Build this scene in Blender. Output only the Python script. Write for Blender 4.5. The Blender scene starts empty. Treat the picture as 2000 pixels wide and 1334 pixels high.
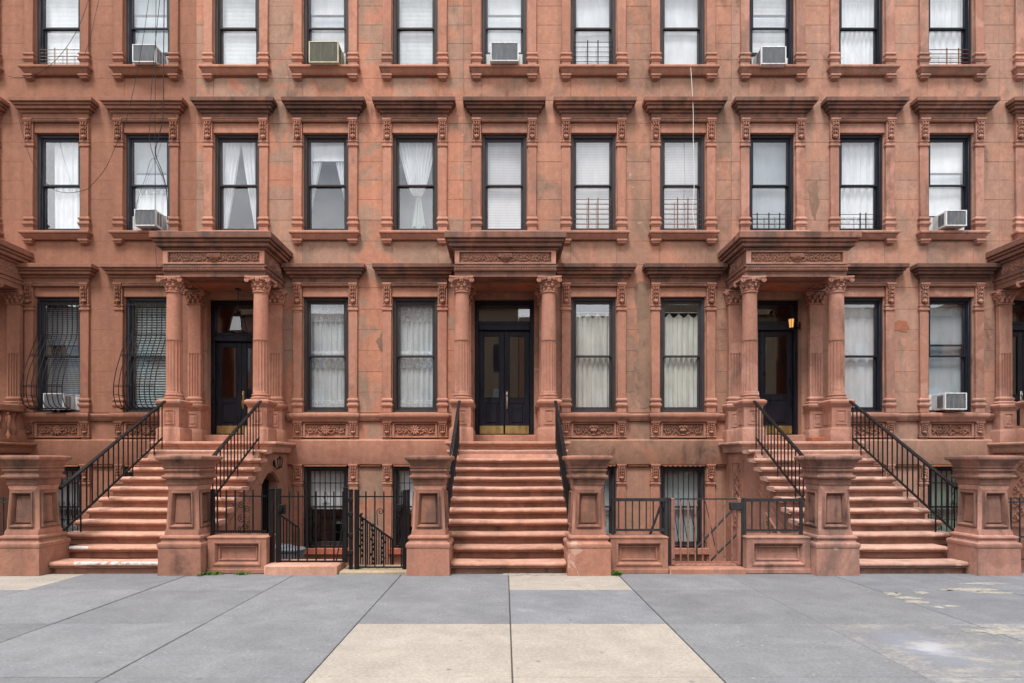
import bpy, bmesh, math, random
from mathutils import Vector
random.seed(11)
pi = math.pi; sin = math.sin; cos = math.cos; rad = math.radians
scene = bpy.context.scene
col = scene.collection

# ------------------------------------------------------------------ camera, sky, sun, exposure
H = 1.594                      # eye height
cam_data = bpy.data.cameras.new('camera')
cam_data.sensor_width = 36.0
cam_data.lens = 36.0 * 1190 / 2000
cam_data.shift_x = 15 / 2000
cam_data.shift_y = 233 / 2000
cam_data.clip_end = 1000
cam = bpy.data.objects.new('camera', cam_data)
col.objects.link(cam)
cam.location = (0, 0, H)
cam.rotation_euler = (rad(90), 0, 0)
scene.camera = cam

SUN_EL, SUN_AZ = 62, 200      # degrees; azimuth clockwise from +Y
world = bpy.data.worlds.new('World'); scene.world = world; world.use_nodes = True
wn, wl = world.node_tree.nodes, world.node_tree.links
bg = wn['Background']
sky = wn.new('ShaderNodeTexSky'); sky.sky_type = 'NISHITA'; sky.sun_disc = False
sky.sun_elevation = rad(SUN_EL); sky.sun_rotation = rad(SUN_AZ)
tc = wn.new('ShaderNodeTexCoord')
mp = wn.new('ShaderNodeMapping'); mp.inputs['Scale'].default_value = (1, 1, 2.2)
nz = wn.new('ShaderNodeTexNoise'); nz.inputs['Scale'].default_value = 2.3
nz.inputs['Detail'].default_value = 7; nz.inputs['Roughness'].default_value = 0.58
rp = wn.new('ShaderNodeValToRGB')
rp.color_ramp.elements[0].position = 0.22; rp.color_ramp.elements[0].color = (.72, .72, .72, 1)
rp.color_ramp.elements[1].position = 0.50; rp.color_ramp.elements[1].color = (1, 1, 1, 1)
cl = wn.new('ShaderNodeValToRGB')
cl.color_ramp.elements[0].position = 0.30; cl.color_ramp.elements[0].color = (5.6, 5.8, 6.2, 1)
cl.color_ramp.elements[1].position = 0.70; cl.color_ramp.elements[1].color = (21, 20.9, 20.8, 1)
mx = wn.new('ShaderNodeMix'); mx.data_type = 'RGBA'
wl.new(tc.outputs['Generated'], mp.inputs['Vector'])
wl.new(mp.outputs['Vector'], nz.inputs['Vector'])
wl.new(nz.outputs['Fac'], rp.inputs['Fac']); wl.new(nz.outputs['Fac'], cl.inputs['Fac'])
wl.new(rp.outputs['Color'], mx.inputs['Factor'])
wl.new(sky.outputs['Color'], mx.inputs['A']); wl.new(cl.outputs['Color'], mx.inputs['B'])
wl.new(mx.outputs['Result'], bg.inputs['Color'])
bg.inputs['Strength'].default_value = 0.05

sun_data = bpy.data.lights.new('sun', 'SUN'); sun_data.energy = 1.5; sun_data.angle = rad(14)
sun_data.color = (1.0, 0.98, 0.95)
sun = bpy.data.objects.new('sun', sun_data); col.objects.link(sun)
sd = Vector((sin(rad(SUN_AZ)) * cos(rad(SUN_EL)), cos(rad(SUN_AZ)) * cos(rad(SUN_EL)), sin(rad(SUN_EL))))
sun.rotation_euler = sd.to_track_quat('Z', 'Y').to_euler()
sun.location = (-4, -6, 20)

scene.view_settings.view_transform = 'Standard'
scene.view_settings.look = 'None'
scene.view_settings.exposure = 1.38
scene.view_settings.gamma = 1.0
scene.cycles.use_denoising = True
scene.cycles.max_bounces = 8
scene.cycles.transparent_max_bounces = 12
scene.cycles.caustics_reflective = False
scene.cycles.caustics_refractive = False

# ------------------------------------------------------------------ materials
class NT:
    def __init__(s, name):
        s.mat = bpy.data.materials.new(name); s.mat.use_nodes = True
        s.n = s.mat.node_tree.nodes; s.l = s.mat.node_tree.links
        s.b = s.n['Principled BSDF']; s.out = s.n['Material Output']
        s.geo = None
    def pos(s, scale=(1, 1, 1), rot=(0, 0, 0), loc=(0, 0, 0)):
        if s.geo is None: s.geo = s.n.new('ShaderNodeNewGeometry')
        m = s.n.new('ShaderNodeMapping'); m.inputs['Scale'].default_value = scale
        m.inputs['Rotation'].default_value = rot; m.inputs['Location'].default_value = loc
        s.l.new(s.geo.outputs['Position'], m.inputs['Vector']); return m.outputs['Vector']
    def noise(s, vec, scale, detail=4, rough=.55, dist=0):
        t = s.n.new('ShaderNodeTexNoise'); t.inputs['Scale'].default_value = scale
        t.inputs['Detail'].default_value = detail; t.inputs['Roughness'].default_value = rough
        t.inputs['Distortion'].default_value = dist
        s.l.new(vec, t.inputs['Vector']); return t.outputs['Fac']
    def ramp(s, fac, a, b, va=0.0, vb=1.0):
        r = s.n.new('ShaderNodeMapRange'); r.inputs['From Min'].default_value = a; r.inputs['From Max'].default_value = b
        r.inputs['To Min'].default_value = va; r.inputs['To Max'].default_value = vb
        s.l.new(fac, r.inputs['Value']); return r.outputs['Result']
    def math(s, op, a, b):
        m = s.n.new('ShaderNodeMath'); m.operation = op
        for i, v in enumerate((a, b)):
            if isinstance(v, (int, float)): m.inputs[i].default_value = v
            else: s.l.new(v, m.inputs[i])
        return m.outputs[0]
    def mix(s, fac, a, b, mode='MIX'):
        m = s.n.new('ShaderNodeMix'); m.data_type = 'RGBA'; m.blend_type = mode
        for k, v in (('Factor', fac), ('A', a), ('B', b)):
            if isinstance(v, (int, float)): m.inputs[k].default_value = v
            elif isinstance(v, tuple): m.inputs[k].default_value = (v[0], v[1], v[2], 1)
            else: s.l.new(v, m.inputs[k])
        return m.outputs['Result']
    def scale(s, colr, val):                       # colour times scalar
        m = s.n.new('ShaderNodeVectorMath'); m.operation = 'SCALE'
        if isinstance(colr, tuple): m.inputs[0].default_value = colr
        else: s.l.new(colr, m.inputs[0])
        if isinstance(val, (int, float)): m.inputs['Scale'].default_value = val
        else: s.l.new(val, m.inputs['Scale'])
        return m.outputs[0]
    def bump(s, h, strength, dist=.01, prev=None):
        b = s.n.new('ShaderNodeBump'); b.inputs['Strength'].default_value = strength; b.inputs['Distance'].default_value = dist
        s.l.new(h, b.inputs['Height'])
        if prev is not None: s.l.new(prev, b.inputs['Normal'])
        return b.outputs['Normal']
    def rnd(s):
        o = s.n.new('ShaderNodeObjectInfo'); return o.outputs['Random']
    def done(s, colr, rough=.8, normal=None, metal=0, spec=.3):
        if isinstance(colr, tuple): s.b.inputs['Base Color'].default_value = (*colr, 1)
        else: s.l.new(colr, s.b.inputs['Base Color'])
        if isinstance(rough, (int, float)): s.b.inputs['Roughness'].default_value = rough
        else: s.l.new(rough, s.b.inputs['Roughness'])
        s.b.inputs['Metallic'].default_value = metal
        s.b.inputs['Specular IOR Level'].default_value = spec
        if normal is not None: s.l.new(normal, s.b.inputs['Normal'])
        return s.mat

def stone(name, base, patch, grey, patch_amt=.5, grey_amt=.5, soot=.3, loc=(0, 0, 0), tint=.12, tool=.25, white=0.0, moss=0.0, psize=.75):
    t = NT(name)
    base, patch, grey = [(c[0] * 1.0, c[1] * 1.12, c[2] * 1.17) for c in (base, patch, grey)]
    p = t.pos(loc=loc)
    f1 = t.noise(p, psize, 5, .55, 1.2)
    f2 = t.noise(t.pos(scale=(1.3, 1.3, .55), loc=(loc[0] + 17, 5, 3)), 1.2, 7, .62, .8)
    f3 = t.noise(t.pos(scale=(5.5, 5.5, .42), loc=(loc[0] + 3, 1, 9)), 1.0, 6, .62, .35)
    f4 = t.noise(t.pos(scale=(1, 1, .7), loc=(loc[0], 8, 21)), 1.5, 8, .70, .6)
    fine = t.noise(p, 38, 5, .7)
    mid = t.noise(t.pos(loc=(loc[0] + 50, 0, 0)), 9, 6, .65, .3)
    th = 1 - patch_amt
    c = t.mix(t.ramp(f1, .30 + .4 * th - .02, .30 + .4 * th + .02), base, patch)
    c = t.mix(t.ramp(f2, .38 + .28 * (1 - grey_amt), .50 + .28 * (1 - grey_amt)), c, grey)
    c = t.scale(c, t.ramp(f3, .3, .7, .84, 1.08))
    c = t.scale(c, t.ramp(mid, .28, .72, .86, 1.12))
    c = t.scale(c, t.ramp(fine, .25, .75, .84, 1.16))
    c = t.scale(c, t.ramp(t.rnd(), 0, 1, 1 - tint, 1 + tint * .7))
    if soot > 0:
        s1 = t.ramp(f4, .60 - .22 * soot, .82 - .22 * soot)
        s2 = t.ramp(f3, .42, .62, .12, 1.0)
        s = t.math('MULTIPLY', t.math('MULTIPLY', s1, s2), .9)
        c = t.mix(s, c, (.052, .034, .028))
    if white > 0:
        f5 = t.noise(t.pos(loc=(loc[0] + 40, 2, 2)), 2.6, 6, .65, .6)
        c = t.mix(t.ramp(f5, .70 - .14 * white, .74 - .14 * white, 0, .7), c, (.52, .345, .27))
    if moss > 0:
        f6 = t.noise(t.pos(loc=(loc[0] + 70, 9, 2)), 3.1, 5, .6, .4)
        c = t.mix(t.ramp(f6, .74 - .2 * moss, .9 - .2 * moss, 0, .6), c, (.10, .105, .035))
    n = t.bump(t.noise(t.pos(scale=(1, 1, .25), rot=(0, rad(38), 0)), 42, 4, .6), tool, .006)
    n = t.bump(fine, .35, .006, n)
    n = t.bump(mid, .45, .012, n)
    return t.done(c, t.ramp(fine, .2, .8, .72, .95), n, spec=.22)

M = {}
# painted smooth front (left house)
M['A'] = stone('painted brownstone', (.295, .118, .072), (.305, .123, .076), (.275, .115, .073), .5, .35, .0, (2, 0, 0), .04, .10)
M['At'] = stone('painted brownstone trim', (.295, .117, .072), (.305, .121, .075), (.28, .116, .073), .5, .3, .05, (5, 0, 0), .04, .06)
BR, SA, GR = (.365, .192, .130), (.46, .183, .113), (.285, .165, .114)
M['B'] = stone('patched brownstone wall', BR, SA, GR, .50, .40, .42, (0, 0, 0), .07, white=.22)
M['Bt'] = stone('repaired brownstone trim', (.42, .168, .108), (.445, .190, .125), (.31, .145, .10), .5, .30, .22, (7, 0, 0), .06, .08)
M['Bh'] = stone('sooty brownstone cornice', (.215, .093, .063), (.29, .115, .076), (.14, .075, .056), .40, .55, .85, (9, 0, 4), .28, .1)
M['C'] = stone('blotched brownstone wall', (.355, .173, .115), (.42, .180, .115), (.265, .146, .10), .45, .44, .50, (31, 0, 0), .07, white=.15)
M['Ct'] = stone('worn brownstone trim', (.385, .160, .105), (.42, .180, .12), (.29, .14, .10), .5, .38, .30, (37, 0, 0), .06, .08)
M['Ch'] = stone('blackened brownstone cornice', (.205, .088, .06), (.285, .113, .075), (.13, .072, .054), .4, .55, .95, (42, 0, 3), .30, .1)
M['D'] = stone('flaking brownstone wall', (.385, .196, .136), (.435, .200, .134), (.30, .168, .122), .45, .42, .46, (61, 0, 0), .06, white=.25)
M['Dt'] = stone('flaking brownstone trim', (.36, .157, .108), (.44, .205, .148), (.275, .14, .102), .45, .42, .34, (67, 0, 0), .06, .12, white=.15)
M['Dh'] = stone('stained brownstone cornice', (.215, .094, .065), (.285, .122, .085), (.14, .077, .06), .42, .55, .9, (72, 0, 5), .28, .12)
M['E'], M['Et'], M['Eh'] = M['D'], M['Dt'], M['Dh']
M['As'] = M['At']; M['Ah'] = stone('painted brownstone cornice', (.27, .108, .068), (.285, .116, .073), (.22, .098, .065), .5, .4, .22, (12, 0, 0), .05, .06)
M['Bs'] = stone('painted stoop stone', (.50, .238, .163), (.54, .262, .182), (.41, .195, .135), .5, .42, .14, (13, 0, 0), .05, .12)
M['Cs'] = stone('worn stoop stone', (.47, .222, .153), (.51, .247, .173), (.37, .18, .126), .5, .48, .24, (44, 0, 0), .07, .15)
M['Ds'] = stone('sandy stoop stone', (.49, .262, .196), (.53, .292, .222), (.37, .205, .155), .5, .48, .22, (77, 0, 0), .07, .22)
M['Es'] = M['Ds']
M['Cr'] = stone('grimy shaded riser', (.27, .125, .086), (.30, .14, .098), (.19, .092, .067), .5, .5, .55, (47, 0, 0), .06, .15)  # riser stone darker than treads: grime plus shade put into the colour
M['Dr'] = stone('grimy shaded sandy riser', (.30, .148, .108), (.34, .17, .126), (.21, .11, .083), .5, .5, .5, (78, 0, 0), .06, .2)
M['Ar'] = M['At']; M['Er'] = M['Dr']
M['Br'] = stone('stoop riser', (.33, .147, .098), (.36, .16, .108), (.25, .118, .084), .5, .4, .32, (14, 0, 0), .05, .12)  # tone lowered below the treads, for riser shade as well as dirt
M['pB'] = stone('newel stone', (.345, .146, .097), (.39, .167, .112), (.26, .12, .084), .5, .45, .50, (15, 0, 0), .05, .1, moss=.3)
M['pC'] = stone('newel stone worn', (.345, .144, .096), (.395, .167, .113), (.25, .118, .083), .5, .45, .52, (46, 0, 0), .05, .1, white=.2, moss=.15)
M['pD'] = stone('newel stone pale', (.35, .160, .117), (.42, .196, .146), (.25, .13, .098), .5, .48, .55, (79, 0, 0), .05, .15, white=.15)
M['pBc'] = stone('newel cap grime and panel shade', (.285, .118, .077), (.335, .140, .093), (.19, .09, .064), .5, .55, .9, (16, 0, 0), .05, .1, moss=.5)  # cap stones: real grime, also painting recess shade on the pillar panels
M['pCc'] = stone('newel cap soot and panel shade', (.28, .115, .076), (.335, .140, .093), (.18, .085, .06), .5, .55, .95, (48, 0, 0), .05, .1, moss=.2)
M['pDc'] = stone('newel cap dark', (.265, .118, .086), (.32, .147, .108), (.165, .083, .063), .5, .58, 1.0, (80, 0, 0), .05, .12)
M['pCw'] = stone('newel foot flaking', (.385, .158, .104), (.43, .18, .12), (.30, .14, .10), .5, .42, .2, (46, 0, 0), .05, .1, white=.9)
M['spall'] = stone('exposed old stone', (.24, .130, .088), (.27, .145, .098), (.20, .115, .082), .5, .5, .45, (90, 0, 0), .05, .3)
M['carve'] = stone('carved stone', (.30, .135, .09), (.34, .15, .10), (.24, .12, .085), .5, .45, .35, (21, 0, 0), .05, .05, moss=.1)
M['soffit'] = stone('rust stained soffit', (.30, .115, .07), (.36, .12, .065), (.20, .09, .06), .5, .5, .45, (25, 0, 0), .05, .05)
M['redsill'] = stone('red painted sill', (.42, .11, .065), (.44, .12, .07), (.38, .11, .065), .5, .3, .1, (28, 0, 0), .04, .05)
M['terra'] = stone('terracotta', (.33, .095, .045), (.36, .105, .05), (.28, .08, .04), .5, .3, .0, (29, 0, 0), .04, .05)

def chipped(name, colr, chip, amt, rough=.5, metal=0, scale=22, loc=0):
    t = NT(name)
    f = t.noise(t.pos(loc=(loc, 0, 0)), scale, 6, .7, .4)
    g = t.noise(t.pos(scale=(3, 3, .8), loc=(loc + 5, 0, 0)), 5, 4)
    c = t.mix(t.ramp(f, .76 - .22 * amt, .80 - .22 * amt), t.scale(colr, t.ramp(g, .3, .7, .8, 1.25)), chip)
    return t.done(c, t.ramp(g, .3, .7, rough - .12, rough + .15), t.bump(f, .15, .004), metal, .22)
M['iron'] = chipped('black painted iron', (.009, .008, .009), (.05, .03, .022), .15, .42)
M['iron2'] = chipped('weathered grey iron', (.032, .030, .032), (.14, .075, .05), .35, .55, loc=4)
M['rustgate'] = chipped('worn pink brown gate paint', (.27, .125, .095), (.035, .028, .027), .75, .6, loc=9, scale=14)
M['tanguard'] = chipped('tan painted guard', (.26, .18, .13), (.1, .06, .04), .3, .6, loc=2)
M['rustguard'] = chipped('rusty guard bar', (.16, .065, .035), (.05, .03, .02), .4, .65, loc=6)
M['frameA'] = chipped('slate window paint', (.035, .036, .046), (.12, .11, .11), .12, .45, loc=1)
M['frameB'] = chipped('peeling dark window paint', (.042, .035, .036), (.25, .19, .16), .45, .55, loc=3)
M['frameC'] = chipped('dark plum window paint', (.046, .039, .043), (.22, .18, .16), .25, .5, loc=7)
M['frameD'] = chipped('navy black window paint', (.015, .016, .024), (.3, .28, .25), .12, .4, loc=8)
M['frameE'] = M['frameD']
M['door'] = chipped('black door paint', (.012, .012, .018), (.30, .22, .16), .12, .35, loc=11)
M['doorC'] = chipped('worn black door paint', (.014, .014, .022), (.36, .28, .20), .42, .38, loc=12)
M['brass'] = chipped('brass', (.42, .30, .12), (.25, .18, .08), .5, .5, 1.0, loc=13, scale=9)
M['chrome'] = chipped('worn nickel', (.55, .50, .43), (.3, .27, .22), .3, .3, 1.0, loc=14)
M['white_ac'] = chipped('white plastic casing', (.62, .63, .64), (.30, .24, .18), .22, .45, loc=15, scale=16)
M['grey_ac'] = chipped('grey condenser fins', (.20, .21, .225), (.30, .30, .30), .3, .5, loc=16)
M['olive_ac'] = chipped('olive casing', (.155, .15, .11), (.28, .11, .04), .30, .55, loc=17, scale=10)
M['cream_ac'] = chipped('cream casing', (.50, .47, .34), (.28, .12, .05), .38, .5, loc=18, scale=10)
M['wood'] = chipped('raw wood block', (.42, .20, .10), (.3, .14, .07), .3, .7, loc=19)
M['bin'] = chipped('grey plastic bin', (.12, .13, .15), (.2, .2, .2), .2, .5, loc=20)
M['cable'] = chipped('black cable', (.02, .02, .022), (.05, .05, .05), .2, .6, loc=21)
M['wcable'] = chipped('white cable', (.70, .66, .60), (.5, .45, .4), .2, .6, loc=22)
M['accordion'] = chipped('white side panel', (.60, .60, .58), (.4, .38, .33), .2, .6, loc=23)

def plain(name, colr, rough=.7, var=.08, scale=9, spec=.3):
    t = NT(name); f = t.noise(t.pos(), scale, 4)
    return t.done(t.scale(colr, t.ramp(f, .3, .7, 1 - var, 1 + var)), rough, t.bump(f, .08, .004), 0, spec)
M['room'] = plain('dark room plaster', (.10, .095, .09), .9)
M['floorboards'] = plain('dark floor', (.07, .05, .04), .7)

def cloth(name, colr, trans=.15, lace=0.0, stripes=None, weave=220):
    t = NT(name); n = t.n; l = t.l
    f = t.noise(t.pos(scale=(1, 1, .3)), 6, 4)
    c = t.scale(colr, t.ramp(f, .3, .7, .86, 1.08))
    if stripes:
        w = n.new('ShaderNodeTexWave'); w.wave_type = 'BANDS'; w.bands_direction = 'Z'
        w.inputs['Scale'].default_value = stripes[1]; w.inputs['Distortion'].default_value = .6; w.inputs['Detail'].default_value = 3
        l.new(t.pos(), w.inputs['Vector'])
        c = t.mix(t.ramp(w.outputs['Fac'], .45, .75, 0, .38), c, stripes[0])
        w2 = n.new('ShaderNodeTexWave'); w2.wave_type = 'BANDS'; w2.bands_direction = 'X'
        w2.inputs['Scale'].default_value = stripes[2]; l.new(t.pos(), w2.inputs['Vector'])
        c = t.mix(t.ramp(w2.outputs['Fac'], .7, .95, 0, .28), c, stripes[0])
    d = n.new('ShaderNodeBsdfDiffuse'); tr = n.new('ShaderNodeBsdfTranslucent'); l.new(c, d.inputs['Color']); l.new(c, tr.inputs['Color'])
    m = n.new('ShaderNodeMixShader'); m.inputs['Fac'].default_value = trans
    l.new(d.outputs[0], m.inputs[1]); l.new(tr.outputs[0], m.inputs[2]); res = m.outputs[0]
    if lace > 0:
        v = n.new('ShaderNodeTexVoronoi'); v.inputs['Scale'].default_value = 42; l.new(t.pos(), v.inputs['Vector'])
        v2 = t.noise(t.pos(), 16, 3)
        hole = t.math('MULTIPLY', t.ramp(v.outputs['Distance'], .25, .5), t.ramp(v2, .35, .55, .5, 1))
        tp = n.new('ShaderNodeBsdfTransparent'); m2 = n.new('ShaderNodeMixShader')
        l.new(t.math('MULTIPLY', hole, lace), m2.inputs['Fac']); l.new(res, m2.inputs[1]); l.new(tp.outputs[0], m2.inputs[2]); res = m2.outputs[0]
    l.new(res, t.out.inputs['Surface']); return t.mat
M['white_cloth'] = cloth('white curtain cloth', (.92, .93, .95))
M['sheer'] = cloth('sheer white curtain', (.86, .89, .91), .15, .14)
M['cream_cloth'] = cloth('cream curtain cloth', (.88, .87, .79))
M['lace'] = cloth('white lace', (.86, .88, .89), .15, .75)
M['blind'] = cloth('white blind slats', (.92, .93, .94), .06)
M['grey_blind'] = cloth('grey blind slats', (.42, .44, .47), .15)
M['green_blind'] = cloth('pale green blind slats', (.36, .50, .42), .2)
M['teal_blind'] = cloth('pale blue blind slats', (.62, .72, .72), .2)
M['shade'] = cloth('white roller shade', (.93, .93, .94), .06)
M['blue_shade'] = cloth('pale blue shade', (.60, .68, .72), .25)
M['grey_shade'] = cloth('grey moire shade', (.36, .41, .45), .25)
M['plaid'] = cloth('pale plaid shade', (.80, .78, .78), .25, 0, ((.60, .47, .46), 5.5, 9))
M['green_cloth'] = cloth('faded green cloth', (.45, .55, .46), .3)

def glass_mat():
    t = NT('window glass'); n, l = t.n, t.l
    f = n.new('ShaderNodeFresnel'); nb0 = t.pos()
    l.new(t.ramp(t.geo.outputs['Backfacing'], 0, 1, 2.0, 1 / 2.0), f.inputs['IOR'])
    nb = t.bump(t.noise(t.pos(), 1.6, 1), .02, .02); l.new(nb, f.inputs['Normal'])
    g = n.new('ShaderNodeBsdfGlossy'); g.inputs['Roughness'].default_value = .012; g.inputs['Color'].default_value = (.95, .97, 1, 1)
    l.new(nb, g.inputs['Normal'])
    tp = n.new('ShaderNodeBsdfTransparent'); tp.inputs['Color'].default_value = (.975, .985, .99, 1)
    m = n.new('ShaderNodeMixShader'); l.new(f.outputs[0], m.inputs['Fac']); l.new(tp.outputs[0], m.inputs[1]); l.new(g.outputs[0], m.inputs[2])
    l.new(m.outputs[0], t.out.inputs['Surface']); return t.mat
M['glass'] = glass_mat()
def frosted():
    t = NT('lantern glass'); n, l = t.n, t.l
    tp = n.new('ShaderNodeBsdfTransparent'); tp.inputs['Color'].default_value = (.8, .85, .9, 1)
    g = n.new('ShaderNodeBsdfGlossy'); g.inputs['Roughness'].default_value = .1
    m = n.new('ShaderNodeMixShader'); m.inputs['Fac'].default_value = .15
    l.new(tp.outputs[0], m.inputs[1]); l.new(g.outputs[0], m.inputs[2]); l.new(m.outputs[0], t.out.inputs['Surface']); return t.mat
M['lantern_glass'] = frosted()
def glow():
    t = NT('lit amber glass'); t.b.inputs['Base Color'].default_value = (.7, .4, .15, 1)
    t.b.inputs['Emission Color'].default_value = (1, .46, .10, 1); t.b.inputs['Emission Strength'].default_value = .30
    t.b.inputs['Roughness'].default_value = .3
    return t.mat
M['glow'] = glow()

def concrete(name, base, alt, speck, patch=None, patch_amt=.0, loc=(0, 0, 0), var=.10, spot=None):
    t = NT(name)
    a = t.noise(t.pos(loc=loc), .9, 6, .6, .6); b = t.noise(t.pos(loc=loc), 4.5, 6, .65)
    sp = t.noise(t.pos(), 75, 2, .6); fine = t.noise(t.pos(), 34, 5, .8)
    c = t.mix(t.ramp(a, .35, .65), base, alt)
    c = t.scale(c, t.ramp(b, .3, .7, .92, 1.07))
    c = t.scale(c, t.ramp(fine, .3, .7, .74, 1.26))
    c = t.mix(t.ramp(sp, .64, .74, 0, .6), c, speck)
    st = t.noise(t.pos(loc=(loc[0] + 31, 6, 0)), 1.7, 8, .7, .9)
    c = t.scale(c, t.ramp(st, .34, .62, .84, 1.03))
    gum = t.n.new('ShaderNodeTexVoronoi'); gum.inputs['Scale'].default_value = 3.2; t.l.new(t.pos(), gum.inputs['Vector'])
    c = t.mix(t.ramp(gum.outputs['Distance'], .055, .085, .55, 0), c, (.11, .105, .10))
    gm2 = t.n.new('ShaderNodeTexVoronoi'); gm2.inputs['Scale'].default_value = 5.1; t.l.new(t.pos(loc=(7, 2, 0)), gm2.inputs['Vector'])
    c = t.mix(t.ramp(gm2.outputs['Distance'], .05, .08, .35, 0), c, (.42, .41, .39))
    if spot:
        vm = t.n.new('ShaderNodeVectorMath'); vm.operation = 'DISTANCE'
        t.l.new(t.pos(scale=(1, .62, 1)), vm.inputs[0]); vm.inputs[1].default_value = (spot[0], spot[1] * .62, 0)
        dd = t.math('ADD', vm.outputs['Value'], t.math('MULTIPLY', st, .35))
        c = t.mix(t.ramp(dd, .36, .58, .9, 0), c, (.20, .21, .245)); c = t.mix(t.ramp(t.math('ADD', dd, t.math('MULTIPLY', b, .5)), .44, .60, .75, 0), c, (.42, .43, .47))
    if patch:
        d = t.noise(t.pos(loc=(loc[0] + 9, 3, 1), scale=(1, 1.6, 1)), 2.2, 12, .86, .4)
        c = t.mix(t.ramp(d, .72 - .4 * patch_amt, .84 - .4 * patch_amt, 0, .8), c, patch)
    c = t.scale(c, t.ramp(t.rnd(), 0, 1, 1 - var, 1 + var * .7))
    n = t.bump(fine, .3, .005); n = t.bump(a, .2, .02, n)
    return t.done(c, .88, n, 0, .25)
M['slate'] = concrete('grey pavement', (.168, .170, .180), (.190, .192, .201), (.38, .38, .38), var=.13)
M['slate_stain'] = concrete('stained grey pavement', (.165, .169, .183), (.195, .198, .21), (.30, .30, .30), (.31, .315, .33), .42, (4, 0, 0))
M['slate_patchy'] = concrete('patched grey pavement', (.185, .188, .20), (.21, .21, .218), (.34, .33, .31), (.36, .335, .295), .56, (11, 0, 0), spot=(3.62, 5.2))
M['slate_dark'] = concrete('dark patched pavement', (.150, .156, .172), (.18, .184, .197), (.30, .30, .29), (.36, .325, .275), .30, (23, 0, 0))
M['tan'] = concrete('tan pavement', (.325, .288, .248), (.345, .308, .268), (.50, .445, .38), var=.04)
M['joint'] = plain('pavement joint dirt', (.10, .085, .07), .95)
M['cement'] = plain('pale cement', (.275, .255, .225), .9, .35, 14)
M['tanstep'] = concrete('sandy areaway stone', (.34, .26, .18), (.38, .30, .21), (.45, .38, .28))
M['areaway'] = concrete('areaway concrete', (.19, .17, .15), (.22, .195, .17), (.3, .28, .25))
M['asphalt'] = concrete('asphalt', (.05, .05, .052), (.06, .06, .06), (.10, .10, .10))
M['weed'] = plain('weed leaves', (.085, .16, .025), .7, .35, 40)
M['brick_far'] = plain('red brick front', (.24, .12, .085), .9, .2)
M['tan_far'] = plain('tan brick front', (.22, .165, .11), .9, .15)
M['whitepaint'] = chipped('worn white paint', (.56, .54, .51), (.43, .21, .15), .95, .8, loc=24, scale=9)

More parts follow.
